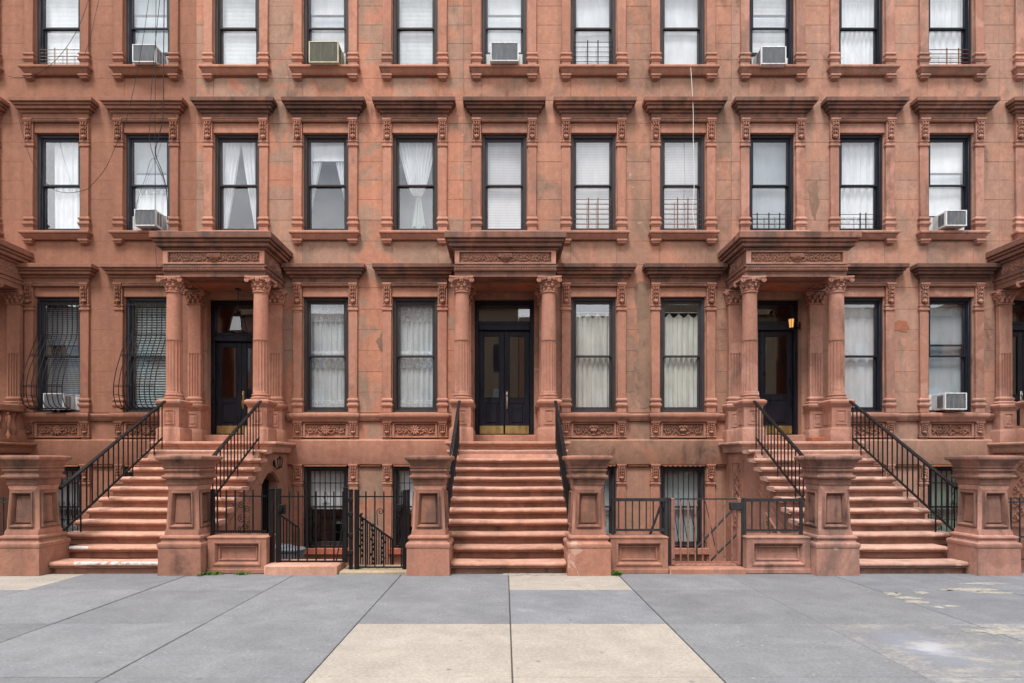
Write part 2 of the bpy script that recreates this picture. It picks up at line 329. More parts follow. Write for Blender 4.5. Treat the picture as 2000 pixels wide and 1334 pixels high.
# ------------------------------------------------------------------ mesh helpers
class MB:
    def __init__(s): s.v = []; s.f = []
    def add(s, vs, fs):
        o = len(s.v); s.v += [tuple(p) for p in vs]; s.f += [tuple(i + o for i in f) for f in fs]; return s
    def box(s, x0, x1, y0, y1, z0, z1):
        return s.add([(x0, y0, z0), (x1, y0, z0), (x1, y1, z0), (x0, y1, z0), (x0, y0, z1), (x1, y0, z1), (x1, y1, z1), (x0, y1, z1)],
                     [(0, 3, 2, 1), (4, 5, 6, 7), (0, 1, 5, 4), (1, 2, 6, 5), (2, 3, 7, 6), (3, 0, 4, 7)])
    def cbox(s, x0, x1, y0, y1, z0, z1, c=.006):
        lo, hi = (x0, y0, z0), (x1, y1, z1); vs = []; ix = {}
        for sx in (0, 1):
            for sy in (0, 1):
                for sz in (0, 1):
                    sg = (sx, sy, sz)
                    for a in range(3):
                        p = [(hi[k] if sg[k] else lo[k]) if k == a else ((hi[k] - c) if sg[k] else (lo[k] + c)) for k in range(3)]
                        ix[(sg, a)] = len(vs); vs.append(tuple(p))
        fs = []
        for a in range(3):
            b, d = (a + 1) % 3, (a + 2) % 3
            for sa in (0, 1):
                q = []
                for (sb, sdd) in ((0, 0), (1, 0), (1, 1), (0, 1)):
                    g = [0, 0, 0]; g[a] = sa; g[b] = sb; g[d] = sdd; q.append(ix[(tuple(g), a)])
                fs.append(tuple(q))
            for sa in (0, 1):
                for sb in (0, 1):
                    q = []
                    for (sc, ax) in ((0, a), (1, a), (1, b), (0, b)):
                        g = [0, 0, 0]; g[a] = sa; g[b] = sb; g[d] = sc; q.append(ix[(tuple(g), ax)])
                    fs.append(tuple(q))
        for k in ((0, 0, 0), (0, 0, 1), (0, 1, 0), (0, 1, 1), (1, 0, 0), (1, 0, 1), (1, 1, 0), (1, 1, 1)):
            fs.append((ix[(k, 0)], ix[(k, 1)], ix[(k, 2)]))
        return s.add(vs, fs)
    def mold(s, x0, x1, yw, yf, prof):             # U-shaped moulding: left return, front, right return
        vs = []
        for p, z in prof: vs += [(x0 - p, yw, z), (x0 - p, yf - p, z), (x1 + p, yf - p, z), (x1 + p, yw, z)]
        fs = []
        for i in range(len(prof) - 1):
            for k in range(4):
                a, b = 4 * i + k, 4 * i + (k + 1) % 4
                fs.append((a, b, b + 4, a + 4))
        n = 4 * (len(prof) - 1)
        fs += [(3, 2, 1, 0), (n, n + 1, n + 2, n + 3)]
        return s.add(vs, fs)
    def stack(s, cx, cy, prof):                    # square plan stack: (half_x, half_y, z)
        vs = []
        for a, b, z in prof: vs += [(cx - a, cy - b, z), (cx + a, cy - b, z), (cx + a, cy + b, z), (cx - a, cy + b, z)]
        fs = []
        for i in range(len(prof) - 1):
            for k in range(4):
                a, b = 4 * i + k, 4 * i + (k + 1) % 4
                fs.append((a, b, b + 4, a + 4))
        n = 4 * (len(prof) - 1)
        fs += [(3, 2, 1, 0), (n, n + 1, n + 2, n + 3)]
        return s.add(vs, fs)
    def lathe(s, cx, cy, prof, n=20, fr=None):
        vs = []; fs = []
        for i, (r, z) in enumerate(prof):
            for k in range(n):
                a = 2 * pi * k / n; rr = r if fr is None else fr(r, z, k)
                vs.append((cx + rr * cos(a), cy + rr * sin(a), z))
        for i in range(len(prof) - 1):
            for k in range(n):
                a, b = n * i + k, n * i + (k + 1) % n
                fs.append((a, b, b + n, a + n))
        fs += [tuple(range(n - 1, -1, -1)), tuple(n * (len(prof) - 1) + k for k in range(n))]
        return s.add(vs, fs)
    def tube(s, pts, r, n=6, r1=None):
        P = [Vector(p) for p in pts]; vs = []; fs = []; m = len(P); ref = None
        for i in range(m):
            d = (P[min(i + 1, m - 1)] - P[max(i - 1, 0)])
            if d.length < 1e-9: d = Vector((0, 0, 1))
            d.normalize()
            if ref is None: ref = Vector((0, 1, 0)) if abs(d.y) < .9 else Vector((1, 0, 0))
            a = d.cross(ref)
            if a.length < 1e-6: a = d.cross(Vector((1, 0, 0)))
            a.normalize(); b = d.cross(a); ref = b.cross(d) if False else ref
            rr = r if r1 is None else r + (r1 - r) * i / (m - 1)
            for k in range(n):
                t = 2 * pi * (k + .5) / n; vs.append(tuple(P[i] + a * (rr * cos(t)) + b * (rr * sin(t))))
        for i in range(m - 1):
            for k in range(n):
                q, w = n * i + k, n * i + (k + 1) % n
                fs.append((q, w, w + n, q + n))
        fs += [tuple(range(n - 1, -1, -1)), tuple(n * (m - 1) + k for k in range(n))]
        return s.add(vs, fs)
    def ell(s, c, r, nu=8, nv=5, roty=0):
        vs = []; fs = []
        cr, sr = cos(roty), sin(roty)
        def T(x, y, z): return (c[0] + x * cr + z * sr, c[1] + y, c[2] - x * sr + z * cr)
        vs.append(T(0, 0, r[2]))
        for j in range(1, nv):
            t = pi * j / nv
            for k in range(nu):
                a = 2 * pi * k / nu; vs.append(T(r[0] * sin(t) * cos(a), r[1] * sin(t) * sin(a), r[2] * cos(t)))
        vs.append(T(0, 0, -r[2]))
        for k in range(nu): fs.append((0, 1 + k, 1 + (k + 1) % nu))
        for j in range(nv - 2):
            for k in range(nu):
                a, b = 1 + nu * j + k, 1 + nu * j + (k + 1) % nu
                fs.append((a, a + nu, b + nu, b))
        L = len(vs) - 1; o = 1 + nu * (nv - 2)
        for k in range(nu): fs.append((o + k, L, o + (k + 1) % nu))
        return s.add(vs, fs)
    def prism(s, pts, axis, a0, a1):               # pts: polygon in the two other axes (x: (y,z), y: (x,z), z: (x,y))
        def mk(p, a): return {'x': (a, p[0], p[1]), 'y': (p[0], a, p[1]), 'z': (p[0], p[1], a)}[axis]
        n = len(pts); vs = [mk(p, a0) for p in pts] + [mk(p, a1) for p in pts]
        fs = [tuple(range(n)), tuple(range(2 * n - 1, n - 1, -1))] + [(i, (i + 1) % n, (i + 1) % n + n, i + n) for i in range(n)]
        return s.add(vs, fs)
    def grid(s, nu, nv, fn):
        vs = [fn(u / nu, v / nv) for v in range(nv + 1) for u in range(nu + 1)]
        fs = [(v * (nu + 1) + u, v * (nu + 1) + u + 1, (v + 1) * (nu + 1) + u + 1, (v + 1) * (nu + 1) + u) for v in range(nv) for u in range(nu)]
        return s.add(vs, fs)
    def fblock(s, x0, x1, y0, y1, z0, z1, c=.008): # block with a chamfered front face (front = low y)
        vs = []
        for (i, y) in ((0, y1), (0, y0 + c), (c, y0)):
            vs += [(x0 + i, y, z0 + i), (x1 - i, y, z0 + i), (x1 - i, y, z1 - i), (x0 + i, y, z1 - i)]
        fs = [(8, 9, 10, 11), (0, 1, 2, 3)]
        for r in (0, 4):
            for k in range(4): fs.append((r + k, r + (k + 1) % 4, r + 4 + (k + 1) % 4, r + 4 + k))
        return s.add(vs, fs)
    def mesh(s, name, mat, smooth=40, fix=True):
        me = bpy.data.meshes.new(name); me.from_pydata(s.v, [], s.f)
        if fix:
            bm = bmesh.new(); bm.from_mesh(me); bmesh.ops.recalc_face_normals(bm, faces=bm.faces); bm.to_mesh(me); bm.free()
        if smooth:
            me.polygons.foreach_set('use_smooth', [True] * len(me.polygons)); me.set_sharp_from_angle(angle=rad(smooth))
        me.materials.append(mat); return me

WL = {}
def put(o, parent, w):
    col.objects.link(o); w = Vector(w)
    if parent is not None:
        o.parent = parent; o.location = w - WL[parent.name]
    else: o.location = w
    WL[o.name] = w; return o
def inst(name, me, parent, w, scale=None, rot=None):
    o = bpy.data.objects.new(name, me); put(o, parent, w)
    if scale: o.scale = scale
    if rot: o.rotation_euler = rot
    return o
def part(name, mb, mat, parent=None, smooth=40, fix=True):    # world-space geometry; origin moved to the base centre
    xs = [p[0] for p in mb.v]; ys = [p[1] for p in mb.v]; zs = [p[2] for p in mb.v]
    c = ((min(xs) + max(xs)) / 2, (min(ys) + max(ys)) / 2, min(zs))
    mb.v = [(p[0] - c[0], p[1] - c[1], p[2] - c[2]) for p in mb.v]
    return inst(name, mb.mesh(name, mat, smooth, fix), parent, c)
def empty(name, w, parent=None):
    o = bpy.data.objects.new(name, None); o.empty_display_size = .2; return put(o, parent, w)
def tag(o, label, cat=None, group=None, kind=None):
    o['label'] = label
    if cat: o['category'] = cat
    if group: o['group'] = group
    if kind: o['kind'] = kind
    return o
def thing(name, w, label, cat, group=None): return tag(empty(name, w), label, cat, group, 'thing')
CACHE = {}
def shared(key, mat, fn, smooth=40):
    k = (key, mat.name)
    if k not in CACHE:
        base = (key, None)
        if base in CACHE:
            me = CACHE[base].copy(); me.materials.clear(); me.materials.append(mat)
        else:
            mb = MB(); fn(mb); me = mb.mesh(key if isinstance(key, str) else str(key[0]), mat, smooth); CACHE[base] = me
        CACHE[k] = me
    return CACHE[k]
def spiral(cx, cz, R, turns, a0, dirn, y, n=22, end=.15):
    return [(cx + R * (1 - (1 - end) * i / n) * cos(a0 + dirn * 2 * pi * turns * i / n), y,
             cz + R * (1 - (1 - end) * i / n) * sin(a0 + dirn * 2 * pi * turns * i / n)) for i in range(n + 1)]
def PX(px, D): return (px - 985) / 1190 * D
def PZ(py, D): return H + (900 - py) / 1190 * D
# ------------------------------------------------------------------ the setting: street, pavement, areaways
YW = 12.93                     # wall plane of the fronts
P = 1.893; W = 3 * P           # bay pitch, house width
def structure(o): o['kind'] = 'structure'; return o
g = MB(); g.box(-90, 90, -60, 2.9, -.45, -.15)
structure(tag(part('street', g, M['asphalt'], None, 0), 'dark asphalt roadway in front of the pavement'))
g = MB(); g.box(-90, 90, -120, 120, -1.4, -1.2)
structure(tag(part('ground', g, M['areaway'], None, 0), 'bare ground beneath the street and houses'))
g = MB(); g.box(-40, 40, 8.62, 13.4, -1.1, -.95)
structure(tag(part('areaway_floor', g, M['areaway'], None, 0), 'sunken concrete areaway floor between pavement and houses'))
g = MB(); g.box(-40, 40, 8.60, 8.72, -.95, -.012)
structure(tag(part('areaway_wall', g, M['areaway'], None, 0), 'low retaining wall at the pavement edge of the areaways'))
g = MB(); g.box(-40, 40, 2.95, 8.60, -.30, -.022)
sidewalk = structure(tag(part('sidewalk', g, M['joint'], None, 0), 'grey and tan concrete pavement of large square flags'))
g = MB(); g.cbox(-40, 40, 2.72, 2.94, -.45, 0, .015)
structure(tag(part('kerb', g, M['slate'], None, 0), 'straight stone kerb along the roadway'))
xj = [.06 + 1.512 * k for k in range(-8, 9)]
xj = [x if abs(x - v) > .12 else v for x in xj for v in [min((-5.9, -4.42, -2.94, -1.444, .06, 1.594, 3.1, 4.577, 6.13), key=lambda q: abs(q - x))]]
yj = [8.60, 7.53, 5.965, 4.495, 2.96]
for c in range(len(xj) - 1):
    for r in range(4):
        x0, x1 = xj[c], xj[c + 1]; y1, y0 = yj[r], yj[r + 1]; mid = (x0 + x1) / 2
        m = 'slate'
        if -1.5 < mid < 1.6 and r >= 2: m = 'tan'
        if 0 < mid < 1.6 and r == 0: m = 'tan'
        if mid < -5.9 and r == 0: m = 'tan'
        if 0 < mid < 1.6 and r == 1: m = 'slate_stain'
        if 3 < mid < 4.6 and r >= 2: m = 'slate_patchy'
        if mid > 4.5 and r <= 1: m = 'slate_dark'
        if mid > 4.6 and r >= 2: m = 'slate_patchy'
        dz = random.uniform(-.0025, .0025)
        jw = .0055
        g = MB(); g.cbox(x0 + jw, x1 - jw, y0 + .005, y1 - .005, -.06, dz, .005)
        part('slab', g, M[m], sidewalk, 0)
# ragged cement seam at the foot of the centre stoop
g = MB()
n = 26; top = []; bot = []
for i in range(n + 1):
    x = -.02 + .96 * i / n; top.append((x, 8.60)); bot.append((x, 8.50 - .035 * random.random() + .03 * sin(i * .9)))
g.prism(top + bot[::-1], 'z', -.012, .006)
part('cement_seam', g, M['cement'], sidewalk, 0)
# worn pale repair patches on the right-hand flags
random.seed(5)
for (px, py, a, b) in ((1745, 1160, .10, .06), (1800, 1158, .08, .05), (1775, 1168, .16, .05), (1795, 1176, .13, .05), (1832, 1186, .06, .04), (1860, 1184, .08, .03), (1895, 1152, .34, .07), (1925, 1140, .32, .045), (1940, 1158, .20, .05), (1970, 1234, .30, .09)):
    D = 1190 * H / (py - 900); cx = PX(px, D)
    poly = [(cx + a * (1 + .45 * random.uniform(-1, 1)) * cos(t * 2 * pi / 26), D + b * 1.3 * (1 + .45 * random.uniform(-1, 1)) * sin(t * 2 * pi / 26)) for t in range(26)]
    g = MB(); g.prism(poly, 'z', -.01, .003)
    part('repair_patch', g, M['cement'], sidewalk, 0)
random.seed(21)

# ------------------------------------------------------------------ ornaments
def orn_bracket(g):
    g.cbox(-.10, .10, -.125, .03, -.05, 0, .008); g.cbox(-.092, .092, -.112, .03, -.075, -.05, .004)
    g.prism([(.03, -.075), (-.07, -.075), (-.072, -.16), (-.05, -.26), (-.035, -.36), (-.04, -.44), (.03, -.44)], 'x', -.07, .07)
    for s in (-1, 1): g.box(s * .083 - .010, s * .083 + .010, -.075, .03, -.44, -.075)
    def fy(z): return -.085 + .04 * min(1, max(0, (-z - .10) / .24))
    for i in range(4):
        z = -.115 - .078 * i; w = .046 - .003 * i
        g.ell((0, fy(z) - .012, z), (.013, .030, .05), 6, 5)
        for s in (-1, 1):
            g.ell((s * w, fy(z) - .004, z + .004), (.018, .034, .046), 7, 5, s * .55)
            g.ell((s * w * 1.15, fy(z) - .022, z - .03), (.014, .018, .016), 6, 4)
    g.ell((0, -.098, -.392), (.056, .045, .032), 9, 6); g.ell((0, -.112, -.418), (.026, .03, .022), 7, 4)
    g.mold(-.085, .085, .03, -.05, [(0, -.44), (.018, -.455), (.018, -.485), (.003, -.495), (.003, -.52), (.022, -.53), (.026, -.55), (.022, -.575), (0, -.585), (0, -.625)][::-1])
def orn_sillbracket(g):
    g.mold(-.085, .085, .03, -.09, [(-.06, -.115), (-.035, -.10), (-.005, -.085), (-.0, -.06), (.0, -.05), (.02, -.04), (.02, 0)])
def pil_base(g):               # pilaster foot with two rolls, z 0..31cm
    g.mold(-.095, .095, .03, -.062, [(0, 0), (0, .10), (.012, .105), (.012, .12), (.026, .135), (.03, .155), (.026, .175), (.008, .185), (.002, .21), (.008, .235), (.022, .245), (.022, .27), (.006, .29), (-.005, .31)])
def egg_strip(w, n, r=.016):
    def fn(g):
        g.box(-w, w, -.02, .03, 0, .07)
        for i in range(n):
            x = -w + (i + .5) * 2 * w / n
            g.ell((x, -.022, .03), (w / n * .62, .016, .027), 6, 4)
            g.box(x + w / n * .86, x + w / n * 1.10, -.032, 0, .005, .055) if i < n - 1 else None
        g.box(-w, w, -.038, .03, .06, .07)
    return fn
def scroll_run(g, x0, x1, h, zc, y, r, n, s):
    step = (x1 - x0) / n
    for i in range(n):
        cx = x0 + (i + .5) * step; up = 1 if i % 2 == 0 else -1; R = min(abs(step) * .47, h * .46)
        g.tube(spiral(cx, zc + up * h * .02, R, 1.5, (pi if s > 0 else 0), -up * s, y - r * 1.5, 18), r * 1.15, 5, r * .8)
        g.ell((cx, y - r * 1.5, zc), (r * 2.1, r * 2.2, r * 2.1), 6, 4)
        for q in range(5):
            a = q * 1.256 + .5
            g.ell((cx + R * 1.02 * cos(a), y - r * 1.0, zc + R * .98 * sin(a)), (r * 1.15, r * 2.2, r * 2.7), 6, 4, pi / 2 - a + .5 * up)
        g.ell((x0 + i * step, y - r, zc - up * h * .30), (r * 1.4, r * 2.2, r * 3.0), 6, 4, s * .7 * up)
def rosette(g, zc, y, R, n=8):
    for k in range(n):
        a = 2 * pi * k / n
        g.ell((R * .58 * cos(a), y - .012, zc + R * .58 * sin(a)), (R * .19, .03, R * .44), 6, 4, pi / 2 - a)
    g.ell((0, y - .022, zc), (R * .26, .022, R * .26), 8, 5)
def apron_panel(kind):
    def fn(g):
        w, h = .40, .24
        g.box(-w - .03, w + .03, .012, .03, -h / 2 - .02, h / 2 + .02)
        if kind == 'rosette':
            rosette(g, 0, -.012, .115, 10)
            for s in (-1, 1): scroll_run(g, s * .12, s * w, h, 0, .004, .011, 2, s)
        elif kind == 'urn':
            g.lathe(0, .0, [(.02, -.11), (.05, -.10), (.02, -.07), (.035, -.05), (.075, -.02), (.08, .01), (.07, .03)], 10)
            for k in range(5): g.ell((-.07 + .035 * k, -.03, .06 + .02 * (k % 2)), (.025, .025, .03), 6, 4)
            for s in (-1, 1): scroll_run(g, s * .09, s * w, h, 0, .004, .0095, 2, s)
        else:
            for k in range(7): g.ell((.025 * sin(k * 2), -.008, -.10 + .033 * k), (.022, .018, .035), 6, 4, .6 * (-1) ** k)
            for s in (-1, 1): scroll_run(g, s * .04, s * w, h, 0, .004, .0105, 3, s)
    return fn
def frieze_carving(g):
    w, h = .86, .19
    g.box(-w, w, .006, .03, -h / 2, h / 2)
    for s in (-1, 1): scroll_run(g, s * .13, s * w * .985, h, 0, .006, .0095, 6, s)
    g.lathe(0, .0, [(.05, -.09), (.06, -.085), (.03, -.06), (.06, -.045), (.10, -.015), (.105, .0)], 12)
    for k in range(9):
        for j in range(3): g.ell((-.115 + .0285 * k, -.035 + .004 * j, .012 + .026 * j), (.018, .02, .016), 6, 4)
def side_carving(g):           # carved in the y-z plane on a portico side, length .7
    q = MB(); w, h = .32, .19
    q.box(-w, w, .006, .03, -h / 2, h / 2)
    for s in (-1, 1): scroll_run(q, s * .03, s * w, h, 0, .006, .0095, 2, s)
    g.add([(-y, x, z) for x, y, z in q.v], q.f)      # outward +x
def capital(square):
    def fn(g):                 # z 0 .. .30, column top at z=0
        if square:
            g.stack(0, 0, [(.155, .06, 0), (.165, .07, .01), (.165, .07, .025), (.135, .045, .035), (.14, .05, .15), (.18, .09, .25)])
        else:
            g.lathe(0, 0, [(.135, -.01), (.152, 0), (.16, .012), (.152, .026), (.128, .034), (.130, .12), (.15, .19), (.185, .25)], 20)
        for tier, (z, r, n, hh) in enumerate(((.07, .135, 8, .05), (.15, .15, 8, .05))):
            for k in range(n):
                a = 2 * pi * (k + .5 * tier) / n; cx, cy = r * cos(a), r * sin(a)
                if square: cy = min(.06, max(-.07, cy)); cx *= 1.05
                g.ell((cx, cy, z), (.034, .034, hh), 6, 5)
                g.ell((cx * 1.17, cy * 1.17, z + hh * .8), (.026, .026, .016), 6, 4)
        dep = .1 if square else .205
        for sx in (-1, 1):
            for sy in (-1,) if square else (-1, 1):
                cx, cy = sx * .205, sy * (dep if square else .19)
                sp = spiral(cx, .225, .048, 1.6, pi / 2, sx, cy, 16, .2); g.tube(sp, .013, 6, .008)
                g.add(*disc(cx, cy, .225, .042))
                g.ell((cx, cy - .008 if sy < 0 else cy + .008, .225), (.015, .026, .015), 6, 4)
                if not square:
                    g.tube([(sx * .19 + 0 * q, sy * (.215 + 0 * q), .225) for q in (0, 1)], .001, 4)
                    g.tube([(sx * .215, sy * .19 - sy * .0, .225), (sx * .06, sy * .2, .245)], .012, 5)
        for sy in (-1,) if square else (-1, 1):
            y = sy * (.10 if square else .19)
            for k in range(5):
                a = 2 * pi * k / 5 + pi / 2; g.ell((.027 * cos(a), y, .238 + .027 * sin(a)), (.019, .016, .019), 6, 4)
            g.ell((0, y + sy * .012, .238), (.013, .014, .013), 6, 4)
        hw = .232; hd = .11 if square else .225
        pts = []
        for (sx, sy) in ((-1, -1), (1, -1), (1, 1), (-1, 1)): pts.append((sx * hw, sy * hd))
        out = []
        for i in range(4):
            a, b = pts[i], pts[(i + 1) % 4]
            for q in (0.0, .12, .3, .5, .7, .88):
                x, y = a[0] + (b[0] - a[0]) * q, a[1] + (b[1] - a[1]) * q
                k = 1 - .14 * sin(pi * q); out.append((x * (k if i % 2 else 1), y * (1 if i % 2 else k)))
        g.prism(out, 'z', .265, .302)
    return fn
def disc(cx, cy, cz, R, n=12, t=.016):
    vs = []; fs = []
    for y in (cy - t, cy + t):
        for k in range(n): vs.append((cx + R * cos(2 * pi * k / n), y, cz + R * sin(2 * pi * k / n)))
    fs = [tuple(range(n)), tuple(range(2 * n - 1, n - 1, -1))] + [(k, (k + 1) % n, n + (k + 1) % n, n + k) for k in range(n)]
    return vs, fs
def shaft(g):                  # column shaft z 0..1.975, fluted below 1.06
    zf = 1.05; L = 1.975; prof = [(.165, -.115), (.185, -.11), (.192, -.09), (.185, -.07), (.165, -.062), (.162, -.05), (.172, -.04), (.175, -.028), (.17, -.015), (.155, -.008), (.152, .0), (.150, .03), (.149, .035)]
    prof += [(.149 - .002 * q / 8, .045 + (zf - .06) * q / 8) for q in range(9)] + [(.1465, zf), (.1465, zf + .004), (.146, zf + .03), (.135, L)]
    n = 96
    def fr(r, z, k):
        if z <= .04 or z >= zf: return r
        return r - (.020 * abs(sin(pi * k / 6)) ** .8)
    g.lathe(0, 0, prof, n, fr)
def pilaster_shaft(g):         # flat pilaster, z 0..1.95, front fluted below .95
    wd, dp = .135, .075; zf = .92
    pts = [(wd, .03), (-wd, .03), (-wd, -dp)]
    n = 4; fw = 2 * wd * .82 / n; x = -wd + .09 * 2 * wd
    for i in range(n):
        a = x + i * fw
        pts += [(a + fw * .18, -dp), (a + fw * .22, -dp + .016), (a + fw * .78, -dp + .016), (a + fw * .82, -dp)]
    pts += [(wd, -dp)]
    g.prism(pts, 'z', 0, zf)
    g.cbox(-wd, wd, -dp, .03, zf, 1.95, .004)
    g.mold(-wd, wd, .03, -dp, [(.04, -.13), (.05, -.11), (.04, -.09), (.018, -.08), (.018, -.06), (.03, -.045), (.03, -.02), (.006, 0), (0, .02)])
def pedestal(hx, hy, panels):
    def fn(g):                 # z 0..0.82
        k = lambda e: (hx + e, hy + e)
        g.stack(0, 0, [(*k(.045), 0), (*k(.045), .235), (*k(.035), .25), (*k(.03), .265), (*k(0), .275), (*k(0), .675), (*k(.012), .68), (*k(.015), .70), (*k(.04), .725), (*k(.055), .75), (*k(.055), .785), (*k(.04), .80), (*k(.015), .818)])
        z0, z1, w = .33, .62, hx * .56
        for (a, b, c, d) in ((-w, -w + .02, z0, z1), (w - .02, w, z0, z1), (-w + .02, w - .02, z0, z0 + .02), (-w + .02, w - .02, z1 - .02, z1)):
            g.box(a, b, -hy - .012, -hy + .01, c, d)
        g.fblock(-w * .55, w * .55, -hy - .010, -hy + .01, z0 + .06, z1 - .06, .008)
        if panels:
            for sx in (-1, 1):
                for (a, b, c, d) in ((-w, -w + .02, z0, z1), (w - .02, w, z0, z1), (-w + .02, w - .02, z0, z0 + .02), (-w + .02, w - .02, z1 - .02, z1)):
                    xa, xb = sorted((sx * (hx + .012), sx * (hx - .01))); g.box(xa, xb, a, b, c, d)
    return fn

# ------------------------------------------------------------------ window builder
def frame_fn(hw, h):
    def fn(g):
        g.cbox(-hw, -hw + .058, -.01, .13, 0, h, .006); g.cbox(hw - .058, hw, -.01, .13, 0, h, .006)
        g.cbox(-hw + .058, hw - .058, -.01, .13, h - .062, h, .006); g.cbox(-hw + .058, hw - .058, -.02, .15, 0, .045, .006)
        for s in (-1, 1):
            a, b = sorted((s * (hw - .058), s * (hw - .076))); g.box(a, b, .022, .125, .045, h - .062)
        g.box(-hw + .076, hw - .076, .022, .125, h - .08, h - .062)
    return fn
def sash_fn(w, h, bot=.05, top=.045):
    def fn(g):
        g.cbox(-w, -w + .043, 0, .036, 0, h, .005); g.cbox(w - .043, w, 0, .036, 0, h, .005)
        g.cbox(-w + .043, w - .043, 0, .036, 0, bot, .005); g.cbox(-w + .043, w - .043, 0, .036, h - top, h, .005)
    return fn
def pane_fn(w, h):
    def fn(g): g.box(-w, w, -.002, .002, 0, h)
    return fn
def window(house, bx, zb, zt, fm, split=.5, lift=0.0, hw=.475):
    e = empty('window', (bx, YW + .06, zb), house); h = zt - zb
    inst('frame', shared(('frame', hw, round(h, 3)), fm, frame_fn(hw, h)), e, (bx, YW + .06, zb))
    w = hw - .078; zm = zb + .045 + (h - .125) * split
    hu = zt - .08 - zm + .02; hl = zm - zb - .045 + .02
    inst('upper_sash', shared(('sash', round(w, 3), round(hu, 3), .04), fm, sash_fn(w, hu, .04)), e, (bx, YW + .095, zm - .02))
    inst('lower_sash', shared(('sash', round(w, 3), round(hl, 3), .07), fm, sash_fn(w, hl, .07, .04)), e, (bx, YW + .135, zb + .045 + lift))
    inst('pane', shared(('pane', round(w, 3), round(hu, 3)), M['glass'], pane_fn(w - .041, hu - .082), 0), e, (bx, YW + .113, zm + .019))
    inst('pane', shared(('panel', round(w, 3), round(hl, 3)), M['glass'], pane_fn(w - .041, hl - .107), 0), e, (bx, YW + .153, zb + .114 + lift))
    return e

def hood_fn(g):                # z relative to opening head
    g.mold(-.69, .69, .04, -.075, [(0, .285), (0, .382), (.022, .386), (.038, .398), (.045, .418), (.040, .434), (.030, .437), (.030, .442), (.094, .446), (.098, .452), (.098, .498), (.090, .502), (.088, .508), (.128, .512), (.133, .52), (.136, .545), (.126, .550), (.126, .555), (.166, .559), (.174, .57), (.175, .64), (.165, .648), (.0, .66)])
def lintel_fn(g): g.cbox(-.487, .487, -.028, .04, .003, .213, .006); g.box(-.46, .46, -.036, 0, .165, .19)
def sill_fn(g):
    g.mold(-.66, .66, .04, -.085, [(-.02, -.19), (-.01, -.175), (.012, -.155), (.03, -.125), (.04, -.118), (.04, -.10), (.062, -.09), (.078, -.078), (.08, -.045), (.07, -.03), (-.05, -.022)])
def pil_fn(h):
    def fn(g): g.cbox(-.09, .09, -.06, .04, 0, h, .006)
    return fn
def surround(house, bx, zb, zt, t, hd, sill=True):
    e = empty('window_surround', (bx, YW, zb), house)
    q = (bx, YW, zt)
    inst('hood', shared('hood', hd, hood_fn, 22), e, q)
    inst('lintel', shared('lintel', t, lintel_fn), e, q)
    inst('egg_and_dart_strip', shared('egg', M['carve'], egg_strip(.485, 26)), e, (bx, YW - .065, zt + .213))
    for s in (-1, 1):
        inst('bracket', shared('bracket', t, orn_bracket), e, (bx + s * .587 + random.uniform(-.003, .003), YW, zt + .284), (random.uniform(.96, 1.03), random.uniform(.85, .98), random.uniform(.985, 1.0)))
        inst('pilaster', shared(('pil', round(zt - zb, 3)), t, pil_fn(zt - .34 - zb - .30)), e, (bx + s * .587, YW, zb + .30))
        inst('pilaster_base', shared('pilbase', t, pil_base, 22), e, (bx + s * .587, YW, zb - .01))
        if sill: inst('sill_bracket', shared('sillbr', t, orn_sillbracket), e, (bx + s * .587, YW, zb - .187))
    if sill: inst('sill', shared('sill', t, sill_fn, 22), e, (bx, YW, zb))
    return e

ROWS = [PZ(y, YW) for y in (-215, -178, -140, -102, -62, -25, 12, 49, 85, 117, 153, 196, 241, 278, 316, 352, 390, 430, 471, 517, 562, 604, 644, 685, 726, 766, 806)]
TOPZ = ROWS[0]
Z3 = (PZ(132, YW), PZ(132, YW) + 1.84); Z2 = (6.46, 8.535); Z1 = (2.63, 5.065); Z0 = (-.253, 1.505)
BANDT, BANDB = PZ(858, YW - .06), PZ(907, YW - .06)
def wall_mesh(x0, x1, z0, z1, holes, yf, yb):
    xs = sorted({x0, x1, *[h[0] for h in holes], *[h[1] for h in holes]}); zs = sorted({z0, z1, *[h[2] for h in holes], *[h[3] for h in holes]})
    g = MB()
    def solid(i, j):
        if not (0 <= i < len(xs) - 1 and 0 <= j < len(zs) - 1): return False
        cx, cz = (xs[i] + xs[i + 1]) / 2, (zs[j] + zs[j + 1]) / 2
        return not any(a < cx < b and c < cz < d for a, b, c, d in holes)
    for i in range(len(xs) - 1):
        for j in range(len(zs) - 1):
            if not solid(i, j): continue
            a, b, c, d = xs[i], xs[i + 1], zs[j], zs[j + 1]
            g.add([(a, yf, c), (b, yf, c), (b, yf, d), (a, yf, d)], [(0, 1, 2, 3)])
            g.add([(a, yb, c), (b, yb, c), (b, yb, d), (a, yb, d)], [(3, 2, 1, 0)])
            if not solid(i - 1, j): g.add([(a, yf, c), (a, yb, c), (a, yb, d), (a, yf, d)], [(3, 2, 1, 0)])
            if not solid(i + 1, j): g.add([(b, yf, c), (b, yb, c), (b, yb, d), (b, yf, d)], [(0, 1, 2, 3)])
            if not solid(i, j - 1): g.add([(a, yf, c), (b, yf, c), (b, yb, c), (a, yb, c)], [(3, 2, 1, 0)])
            if not solid(i, j + 1): g.add([(a, yf, d), (b, yf, d), (b, yb, d), (a, yb, d)], [(0, 1, 2, 3)])
    return g

